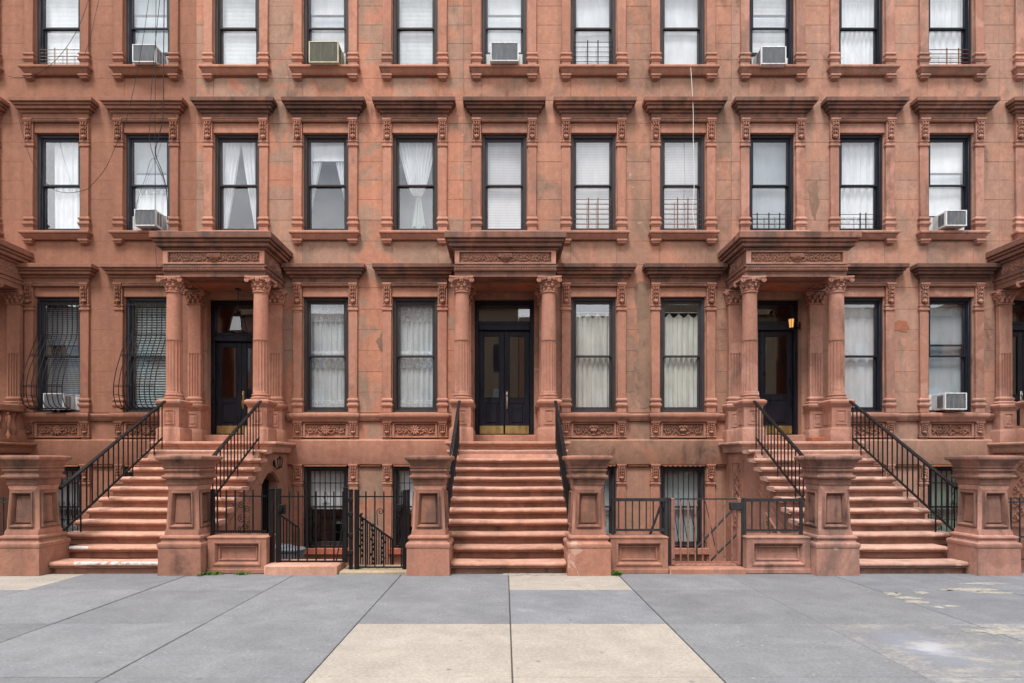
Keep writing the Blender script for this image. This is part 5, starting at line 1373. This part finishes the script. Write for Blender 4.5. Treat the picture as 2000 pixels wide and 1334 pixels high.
def belly(u, ztop, zk, zb):     # profile of a bulging grille from the top (u=0) to the foot (u=1): (proj, z)
    P_ = [(.02, ztop), (.02, zk), (.20, zk - .36), (.40, zk - .82), (.47, zk - 1.10), (.47, zb + .28), (.40, zb + .08), (.22, zb + .005), (.02, zb)]
    return P_
def belly_grille(b, label):
    x = XB(b); e = thing('bulging_window_grille', (x, YW - .2, Z1[0]), label, 'window grille', 'bulging iron window grilles')
    zt, zk, zb = Z1[1] - .10, PZ(655, YW), Z1[0] + .03
    raw = belly(0, zt, zk, zb); pr = []
    for i in range(len(raw) - 1):
        for q in range(4): t = q / 4; pr.append((raw[i][0] + (raw[i + 1][0] - raw[i][0]) * t, raw[i][1] + (raw[i + 1][1] - raw[i][1]) * t))
    pr.append(raw[-1])
    sm = [pr[0]] + [((pr[i - 1][0] + 2 * pr[i][0] + pr[i + 1][0]) / 4, (pr[i - 1][1] + 2 * pr[i][1] + pr[i + 1][1]) / 4) for i in range(1, len(pr) - 1)] + [pr[-1]]
    me = shared('bellybar', M['iron'], lambda g: g.tube([(0, -p, z - zb) for p, z in sm], .0085, 6))
    for i in range(9): inst('bar', me, e, (x - .42 + .105 * i, YW, zb))
    def pj(z):
        for i in range(len(sm) - 1):
            if sm[i][1] >= z >= sm[i + 1][1]: return sm[i][0] + (sm[i + 1][0] - sm[i][0]) * (sm[i][1] - z) / max(1e-6, sm[i][1] - sm[i + 1][1])
        return .3
    for z in (zt - .06, zk, zb + .02): g = MB(); g.box(x - .43, x + .43, YW - pj(z) - .006, YW - pj(z) + .006, z - .012, z + .012); part('cross_bar', g, M['iron'], e, 0)
    for z in (zk - .45, zk - 1.12):
        g = MB(); p_ = pj(z)
        for i in range(9):
            cx = x - .42 + .105 * i
            if i < 8: g.tube(spiral(cx + .035, z, .028, 1.2, pi, 1, YW - p_ - .01, 10), .004, 4); g.tube(spiral(cx + .075, z, .028, 1.2, 0, -1, YW - p_ - .01, 10), .004, 4)
        g.tube([(x - .43, YW - p_, z - .03), (x + .43, YW - p_, z - .03)], .005, 5); part('scroll_band', g, M['iron'], e)
    for s in (-1, 1):
        for z in (zk, zb + .3): g = MB(); g.tube([(x + s * .43, YW - pj(z), z), (x + s * .46, YW + .01, z)], .006, 5); part('stay', g, M['iron'], e)
belly_grille(0, 'bulging dark iron grille over the leftmost parlor window with air conditioner')
belly_grille(1, 'bulging dark iron grille over the parlor window left of the left portico')
def base_grille(b, label, style):
    x = XB(b); y = YW - .045; z0, z1 = Z0[0] + .02, Z0[1] - .03; e = thing('basement_grille', (x, y, z0), label, 'window grille', 'basement window grilles')
    m = M['iron']; n = 8
    for i in range(n + 1): inst('bar', bar_mesh(.014, z1 - z0 + random.uniform(0, .01), m), e, (x - .44 + .11 * i, y, z0))
    for z in ((z0 + .02, z0 + .32, z0 + .58, z1 - .35, z1 - .05) if style != 'plain' else (z0 + .02, z1 - .06)): g = MB(); g.box(x - .46, x + .46, y - .012, y - .004, z - .008, z + .008); part('cross_bar', g, m, e, 0)
    if style == 'scroll':
        g = MB(); yy = y - .016
        for s in (-1, 1): g.tube(spiral(x + .02 + s * .045, z0 + .92, .04, 1.4, pi / 2, s, yy, 12), .006, 5); g.tube([(x + .02, yy, z0 + 1.16), (x + .02 + s * .045, yy, z0 + 1.05), (x + .02, yy, z0 + .95), (x + .02, yy, z0 + .7)], .006, 5)
        for (cz, R_) in ((z0 + .72, .085), (z0 + .42, .075), (z0 + .12, .07)): g.tube(spiral(x - .32, cz, R_, 1.6, 0, 1, yy, 18), .008, 5); g.tube([(x - .32 + R_, yy, cz), (x - .36, yy, cz - .17), (x - .30, yy, cz - .26)], .008, 5)
        part('scroll_ornament', g, m, e)
    if style == 'diamond':
        g = MB(); yy = y - .014
        for i in range(n):
            cx = x - .385 + .11 * i
            for zz in (z0 + .25, z0 + .75):
                g.tube([(cx - .05, yy, zz), (cx, yy, zz + .22), (cx + .05, yy, zz), (cx, yy, zz - .22), (cx - .05, yy, zz)], .006, 5)
        part('diamond_ornament', g, m, e)
    if style == 'plain':
        g = MB(); g.tube([(x - .46 + .02 * i, y - .012, z1 + .02 * sin(i * 1.2)) for i in range(47)], .005, 5); part('wavy_top', g, m, e)
base_grille(3, 'black scrolled iron grille over the basement window behind the wide gate', 'scroll')
base_grille(4, 'black iron grille over the basement window behind the narrow gate', 'scroll')
base_grille(0, 'black diamond pattern grille over the basement window behind the left stair railing', 'diamond')
base_grille(1, 'black iron grille over the basement window hidden behind the left stoop', 'diamond')
base_grille(7, 'plain black bars over the basement window behind the worn pinkish gate', 'plain')
base_grille(6, 'plain black bars over the basement window beside the central stoop pillar', 'plain')
base_grille(10, 'black scrolled grille over the green blinded basement window at far right', 'scroll')

# ------------------------------------------------------------------ lamps
lx, ly = -5.53, 12.66
e = thing('hanging_lantern', (lx, ly, 4.24), 'black framed glass lantern hanging by chain in the left portico', 'lantern')
g = MB(); g.tube([(lx, ly, 4.70), (lx, ly, 5.16)], .007, 6); g.lathe(lx, ly, [(.06, 5.15), (.06, 5.17)], 14); part('chain', g, M['iron'], e)
g = MB()
for sx in (-1, 1):
    for sy in (-1, 1): g.tube([(lx + sx * .085, ly + sy * .085, 4.58), (lx + sx * .135, ly + sy * .135, 4.27)], .009, 5)
g.stack(lx, ly, [(.09, .09, 4.575), (.09, .09, 4.59), (.03, .03, 4.66), (.012, .012, 4.70)])
for s in (-1, 1): g.box(lx - .14, lx + .14, ly + s * .135 - .008, ly + s * .135 + .008, 4.255, 4.28); g.box(lx + s * .135 - .008, lx + s * .135 + .008, ly - .127, ly + .127, 4.255, 4.28)
part('frame', g, M['iron'], e, 0)
g = MB(); g.stack(lx, ly, [(.128, .128, 4.28), (.082, .082, 4.575)]); part('glass', g, M['lantern_glass'], e, 0)
def wall_lamp(x, y, z, mx, my, label, lit, sc=1.0):
    e = thing('wall_lantern', (x, y, z), label, 'lantern')
    g = MB(); g.lathe(0, 0, [(.075 * sc, .10 * sc), (.05 * sc, .13 * sc), (.02 * sc, .15 * sc), (.012 * sc, .18 * sc), (0.002, .185 * sc)], 6); g.lathe(0, 0, [(.03 * sc, -.12 * sc), (.05 * sc, -.11 * sc), (.052 * sc, -.095 * sc)], 6)
    for k in range(6): a = 2 * pi * k / 6; g.tube([(.050 * sc * cos(a), .050 * sc * sin(a), -.10 * sc), (.072 * sc * cos(a), .072 * sc * sin(a), .10 * sc)], .006 * sc, 5)
    g.v = [(x + a, y + b, z + c) for a, b, c in g.v]; part('cage', g, M['iron'], e)
    g = MB(); g.lathe(x, y, [(.044 * sc, z - .095 * sc), (.066 * sc, z + .098 * sc)], 6); part('glass', g, M['glow'] if lit else M['lantern_glass'], e, 0)
    g = MB(); g.tube([(x, y, z - .115 * sc), ((x + mx) / 2, (y + my) / 2, z - .15 * sc), (mx + (x - mx) * .12, my + (y - my) * .12, z - .06 * sc), (mx, my, z)], .012, 6)
    g.ell((mx, my, z - .01), (.03, .03, .09 * sc), 8, 6); part('bracket', g, M['iron'], e)
wall_lamp(6.06, 12.86, 4.49, 6.30, 13.0, 'lit amber wall lantern beside the black door on the right', True, .92)
wall_lamp(-4.42, 12.0, 1.55, -4.57, 12.1, 'small grey wall lantern above the arched door beside the left stoop', False, .8)

# ------------------------------------------------------------------ loose things
def bin_(x, y, z, label):
    e = thing('rubbish_bin', (x, y, z), label, 'bin', 'grey rubbish bins'); g = MB()
    g.lathe(x, y, [(.16, z), (.17, z + .01), (.205, z + .50), (.215, z + .505), (.215, z + .53)], 22); part('body', g, M['bin'], e)
    g = MB(); g.lathe(x, y, [(.225, z + .525), (.228, z + .55), (.20, z + .57), (.05, z + .585), (.045, z + .60), (.02, z + .605)], 22); part('lid', g, M['bin'], e)
bin_(-4.04, 11.0, -.95, 'grey rubbish bin nearest the black post, behind the wide picket gate'); bin_(-3.72, 10.7, -.95, 'grey lidded rubbish bin behind the short areaway stair rail')
for nm, z in (('bin_stand', -.95),):
    e = thing('bin_platform', (-3.85, 10.85, -.95), 'concrete platform under the grey rubbish bins', 'platform')
for o in list(bpy.data.objects):
    if o.name.startswith('rubbish_bin'): o.location.z += .45
g = MB(); g.cbox(-4.45, -3.4, 10.4, 11.3, -.95, -.502, .02); part('slab', g, M['areaway'], e, 0)
g = MB(); g.cbox(6.05, 6.42, 11.97, 12.25, 1.97, 2.06, .01)
tag(part('clay_block', g, M['terra'], None), 'orange red clay block on the right landing beside the column pedestal', 'block')
def cable(name, pts, r, mat, label):
    P_ = [Vector(p) for p in pts]; out = []
    for i in range(len(P_) - 1):
        a, b, c, d = P_[max(0, i - 1)], P_[i], P_[i + 1], P_[min(len(P_) - 1, i + 2)]
        for q in range(8):
            t = q / 8; out.append(.5 * ((2 * b) + (c - a) * t + (2 * a - 5 * b + 4 * c - d) * t * t + (3 * b - a - 3 * c + d) * t ** 3))
    out.append(P_[-1]); g = MB(); g.tube(out, r, 5); tag(part(name, g, mat, None), label, 'cable', 'loose cables')
def pp(lst, D=12.45): return [(PX(x, D), D, PZ(y, D)) for x, y in lst]
ck = M['cable']
cable('cable', pp([(321, -40), (320, 60), (319, 160), (318, 230), (309, 270), (304, 300), (318, 340), (326, 380), (327, 430)]), .009, ck, 'thickest black cable bundle hanging before the second window column from left')
cable('cable', pp([(305, -40), (304, 80), (303, 200), (303, 300), (303, 450)]), .006, ck, 'straight thin black cable hanging beside the thick cable bundle')
cable('cable', pp([(316, -40), (300, 120), (293, 220), (292, 270), (300, 305), (318, 345), (327, 375)]), .006, ck, 'thin black cable bowing left then crossing the cable bundle')
cable('cable', pp([(294, -30), (282, 60), (266, 150), (245, 240), (226, 285), (205, 330), (180, 360), (163, 372), (125, 376), (95, 362), (60, 310), (33, 215)]), .005, ck, 'long thin cable sagging between the two leftmost middle row windows')
cable('cable', pp([(178, -20), (155, 50), (120, 105), (85, 137), (60, 148), (35, 152), (14, 148)]), .005, ck, 'thin cable sweeping down across the leftmost full window of the top row')
cable('cable', pp([(198, -20), (186, 30), (176, 75), (165, 108)]), .004, ck, 'thin cable running past the right edge of the leftmost full top window')
cable('cable', pp([(327, 378), (300, 310), (283, 350), (268, 395), (262, 440)]), .004, ck, 'thin cable dropping to the air conditioner above the left portico')
cable('cable', pp([(303, 450), (304, 490), (308, 540), (320, 590), (324, 640)], 12.2), .004, ck, 'thin cable hanging beside the left portico column')
cable('cable', pp([(1349, 132), (1351, 160), (1354, 220), (1354, 270), (1356, 340), (1355, 380), (1353, 410), (1356, 435), (1360, 450)], 12.72), .0055, M['wcable'], 'thin white cable dangling between two windows right of centre')

def tuft(x, y, w, h, n, label, seed):
    random.seed(seed); g = MB()
    for i in range(n):
        a = random.uniform(0, 2 * pi); cx = x + random.gauss(0, w * .45); cy = y + random.gauss(0, .03); L = h * random.uniform(.4, 1.1); t = random.uniform(.006, .014)
        dx, dy = cos(a), sin(a); m = (cx + dx * L * .35, cy + dy * L * .35, L * .65); e_ = (cx + dx * L * .9, cy + dy * L * .6, L * random.uniform(.45, .9))
        g.add([(cx - dy * t * .5, cy + dx * t * .5, 0), (cx + dy * t * .5, cy - dx * t * .5, 0), (m[0] + dy * t, m[1] - dx * t, m[2]), (m[0] - dy * t, m[1] + dx * t, m[2]), e_], [(0, 1, 2, 3), (3, 2, 4)])
    tag(part('weed_tuft', g, M['weed'], None, 0, False), label, 'weed', 'green weeds at the foot of the stonework')
tuft(-4.10, 8.545, .14, .05, 130, 'green weeds at the corner of the left pillar and low wall', 1)
tuft(-3.68, 8.55, .10, .045, 90, 'green weeds under the middle of the left low wall', 2)
tuft(1.56, 8.50, .065, .07, 150, 'bright green weed clump at the foot of the right centre pillar', 3)
tuft(-4.21, 8.44, .03, .05, 25, 'tiny green weed at the front corner of the left pillar', 4)

# ------------------------------------------------------------------ houses across the street (behind the viewer, mirrored in the panes)
random.seed(9)
x = -46
for i, (w, h, m, lab) in enumerate(((10, 12.4, 'tan_far', 'tan brick house across the street behind the viewer, end of the row on the left'), (10, 12.0, 'tan_far', 'tan brick house across the street behind the viewer, second from the left end'), (9, 12.2, 'brick_far', 'red brick house across the street behind the viewer, far left'), (8, 11.6, 'tan_far', 'tan brick house across the street behind the viewer, left of centre'),
                                    (10, 12.8, 'tan_far', 'wide tan brick house straight across the street behind the viewer'), (9, 11.4, 'brick_far', 'red brick house across the street behind the viewer, right of centre'), (11, 12.2, 'tan_far', 'tall tan brick house across the street behind the viewer, far right'), (10, 12.0, 'brick_far', 'red brick house across the street behind the viewer, second from the right end'), (12, 12.6, 'tan_far', 'tan brick house across the street behind the viewer, end of the row on the right'))):
    e = thing('house_opposite', (x + w / 2, -16, 0), lab, 'house', 'houses across the street')
    g = MB(); g.box(x + .02, x + w - .02, -24, -16, -.4, h); part('wall', g, M[m], e, 0)
    g = MB(); g.mold(x + .1, x + w - .1, -16.2, -15.9 + 0, [(0, h - .5), (0, h - .4)]) if False else g.box(x, x + w, -16.2, -15.5, h - .55, h + .05); part('cornice', g, M['tan_far'], e, 0)
    nb = int(w / 2.1)
    for f in range(3):
        for k in range(nb):
            cx = x + w * (k + .5) / nb; g = MB(); g.box(cx - .5, cx + .5, -16.05, -15.97, 1.6 + 3.1 * f, 3.5 + 3.1 * f); o = part('window', g, M['grey_shade'] if (k + f + i) % 3 else M['frameD'], e, 0)
    x += w
